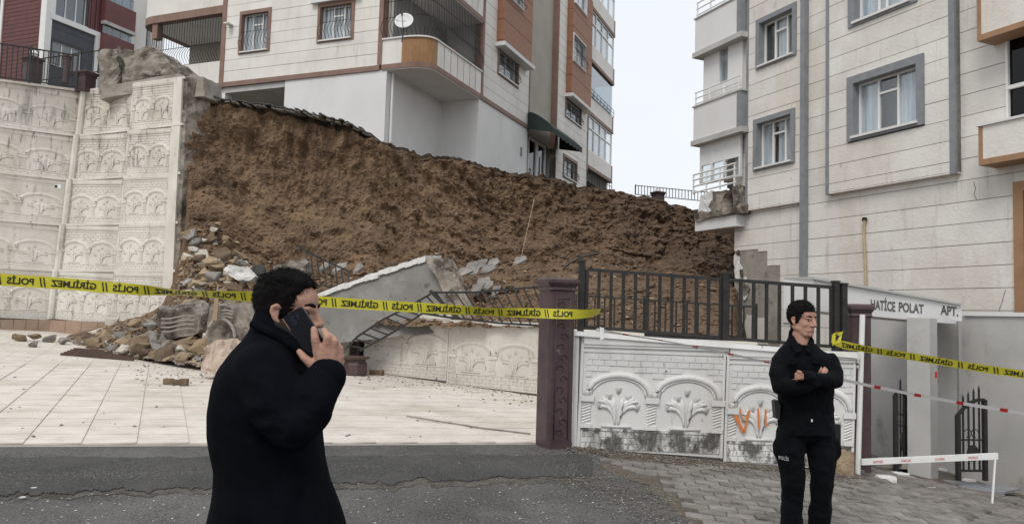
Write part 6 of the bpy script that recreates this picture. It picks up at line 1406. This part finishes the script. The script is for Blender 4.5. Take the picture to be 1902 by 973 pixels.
# ---------------- police officer with folded arms
OD = 6.05
oo = lambda x, y, dy=0: P(x, y, OD+dy)
H2 = Head(oo(1489, 594), (.52, -.85, -.03), (0.02, 0, 1), 1.12)
gx = oo(1497, 900).x; go = G(gx, OD)
pr = Pr(); H2.prims(pr)
pr.cap(oo(1487, 622), oo(1489, 650), .062, .068); pr.ell(oo(1496, 710), (.19, .105, .27)); pr.ell(oo(1497, 790), (.15, .09, .07))
pr.chain([oo(1456, 676), oo(1450, 716, -.11), oo(1505, 708, -.235)], [.052, .042, .030]); pr.chain([oo(1536, 676), oo(1548, 708, -.10), oo(1493, 699, -.265)], [.052, .042, .030])
pr.chain([oo(1470, 805), oo(1473, 885, -.03), V((oo(1471, 965).x, OD, go+.10))], [.08, .058, .043]); pr.chain([oo(1524, 805), oo(1527, 880, -.03), V((oo(1524, 965).x, OD+.02, go+.10))], [.08, .058, .043])
for x in (1471, 1524): X = oo(x, 965).x; s_ = -1 if x < 1500 else 1; pr.cap((X, OD+.05, go+.06), (X+.05*s_, OD-.13, go+.045), .04, .036)
# hands: knuckles of one peep out by the elbow crook, fingers of the other lie on the upper arm
wr2 = oo(1490, 700, -.275)
for k in range(4): pr.chain([wr2, oo(1483, 693+3.2*k, -.285), oo(1478.5, 694+3.2*k, -.27), oo(1479, 697+3*k, -.25)], [.022, .0115, .0105, .009])
pr.chain([wr2, oo(1487, 691, -.295), oo(1482, 689, -.29)], [.018, .011, .009])
wr3 = oo(1521, 696, -.21)
for k in range(4): pr.chain([oo(1524, 695, -.215), oo(1529+1.6*k, 688+1.2*k, -.20), oo(1532+1.6*k, 682.5+1.8*k, -.185)], [.016, .011, .0085])
pr.chain([wr3, oo(1524, 688, -.235), oo(1526, 683, -.235)], [.014, .010, .008])
officer = pr.build('person', MT['skin'], .0048, 7)
tag(officer, 'police officer in black uniform standing with folded arms', 'person')
H2.details(officer)
def edge2(z):
    for z0, y0, z1, y1 in ((.2, .2, .060, .2), (.060, .2, .050, .060), (.050, .060, .03, .046), (.03, .046, 0, .024), (0, .024, -.045, .012), (-.045, .012, -.05, -.02), (-.05, -.02, -.1, -.03)):
        if z >= z1: return y0+(y1-y0)*min(1, max(0, (z0-z)/(z0-z1)))
    return -.03
H2.hair(officer, edge2, .004, 4, .014)
sh = Pr(); rings = []
for y, xl, xr, dp, tl_ in ((624, 1466, 1506, .085, .075), (637, 1463, 1511, .09, .06), (649, 1453, 1528, .105, .03), (660, 1441, 1547, .12, .01), (680, 1438, 1551, .135, 0), (705, 1443, 1550, .14, 0), (735, 1447, 1548, .138, 0), (765, 1449, 1546, .135, 0), (785, 1447, 1548, .146, 0), (806, 1444, 1551, .152, 0)):
    a, b = oo(xl, y), oo(xr, y); cc_ = (a+b)/2+V((0, .01, 0)); rings.append([p_+V((0, 0, (p_.y-cc_.y)/dp*tl_)) for p_ in ering(cc_, (b-a)/2, V((0, dp, 0)), 28, 2.3)])
sh.loft(rings)
sh.chain([oo(1450, 671), oo(1445, 697, -.07), oo(1449, 717, -.125), oo(1475, 719, -.19), oo(1512, 709, -.235)], [.068, .067, .066, .060, .052])
sh.chain([oo(1543, 671), oo(1549, 692, -.06), oo(1549, 706, -.115), oo(1530, 706, -.2), oo(1496, 699, -.262)], [.068, .067, .063, .056, .045])
def cloth(v):
    r_ = noise.ridged_multi_fractal(V((v.x*7+v.z*5, v.y*6, v.z*8-v.x*4)), 1, 2, 3, 1, 2)
    return v+V((fbm(v*9+V((1, 2, 3)), 3), fbm(v*9+V((8, 2, 3)), 3), fbm(v*9+V((1, 9, 3)), 3)))*.009+V((0, -1, 0))*(r_-1)*.008
shirt = sh.build('uniform_shirt', MT['uniform'], .009, 5, officer, cloth)
for sx in (-1, 1):
    c = MB(); c.prism([oo(1492+sx*3, 650, -.105), oo(1489+sx*17, 622, -.02), oo(1490+sx*22, 634, -.06), oo(1490+sx*14, 656, -.115)], (0, -.012, 0)); c.build('collar', MT['uniform'], shirt)
for (x0_, y0_, x1_, y1_) in ((1463, 668, 1481, 686), (1507, 667, 1525, 685)):
    b = MB(); b.prism([oo(x0_, y0_, -.128), oo(x1_, y0_, -.128), oo(x1_, y0_+6, -.134), oo((x0_+x1_)/2, y0_+8, -.136), oo(x0_, y0_+6, -.134)], (0, -.012, 0)); b.build('pocket_flap', MT['uniform'], shirt)
b = MB(); b.tube([oo(1508, 778, -.145), oo(1508, 783, -.147)], .006, 5); b.build('zip_glint', MT['pvc'], shirt)  # glint on the zip, put in as a small white tube
tr = Pr(); tr.ell(oo(1497, 795), (.208, .142, .11))
tr.chain([oo(1469, 805), oo(1468, 845, -.01), oo(1473, 885, -.03), oo(1471, 930), V((oo(1471, 965).x, OD+.01, go+.09))], [.108, .108, .088, .080, .082]); tr.chain([oo(1524, 805), oo(1526, 845, -.01), oo(1528, 882, -.03), oo(1525, 930), V((oo(1524, 965).x, OD+.03, go+.09))], [.11, .108, .088, .08, .083])
tr.ell(oo(1551, 832), (.04, .07, .09)); tr.ell(oo(1444, 832), (.03, .07, .08))
trs = tr.build('trousers', MT['uniform'], .01, 4, officer, cloth)
vs, fs = text_mesh('POLİS', 1, .03); wd = max(v.x for v in vs); b = MB(); b.add([P(1446+19*v.x/wd+.0, 851.5-8.5*v.y+4.0*v.x/wd, OD-.125) for v in vs], fs); b.build('lettering', MT['grey_mark'], trs, fixn=False)
for x in (1471, 1524):
    X = oo(x, 965).x; s_ = -1 if x < 1500 else 1; s = Pr(); s.cap((X, OD+.06, go+.07), (X+.05*s_, OD-.15, go+.05), .055, .045); s.cap((X, OD+.05, go+.08), (X, OD+.03, go+.2), .055, .055); s.build('boot', MT['boot'], .008, 3, officer, lambda v: V((v.x, v.y, max(v.z, go))))
ra = MB(); f = Frame(oo(1552, 824), (1, 0, 0)); ra.box(f, -.028, .028, 0, .15, -.03, .03); rad = ra.build('radio', MT['boot']); tag(rad, 'black handheld radio with antenna on the hip of the officer', 'radio')
b = MB(); b.tube([oo(1549, 788), oo(1547, 763)], [.010, .006], 8); b.build('antenna', MT['boot'], rad)
ho = MB(); f = Frame(oo(1437, 775), (1, 0, 0)); ho.prism([f.pt(u, v, .05) for u, v in ((0, 0), (.03, -.01), (.035, .10), (.01, .14), (-.012, .13))], (0, .07, 0)); tag(ho.build('holster', MT['boot']), 'dark holster on the left side of the officer in the photo', 'holster')
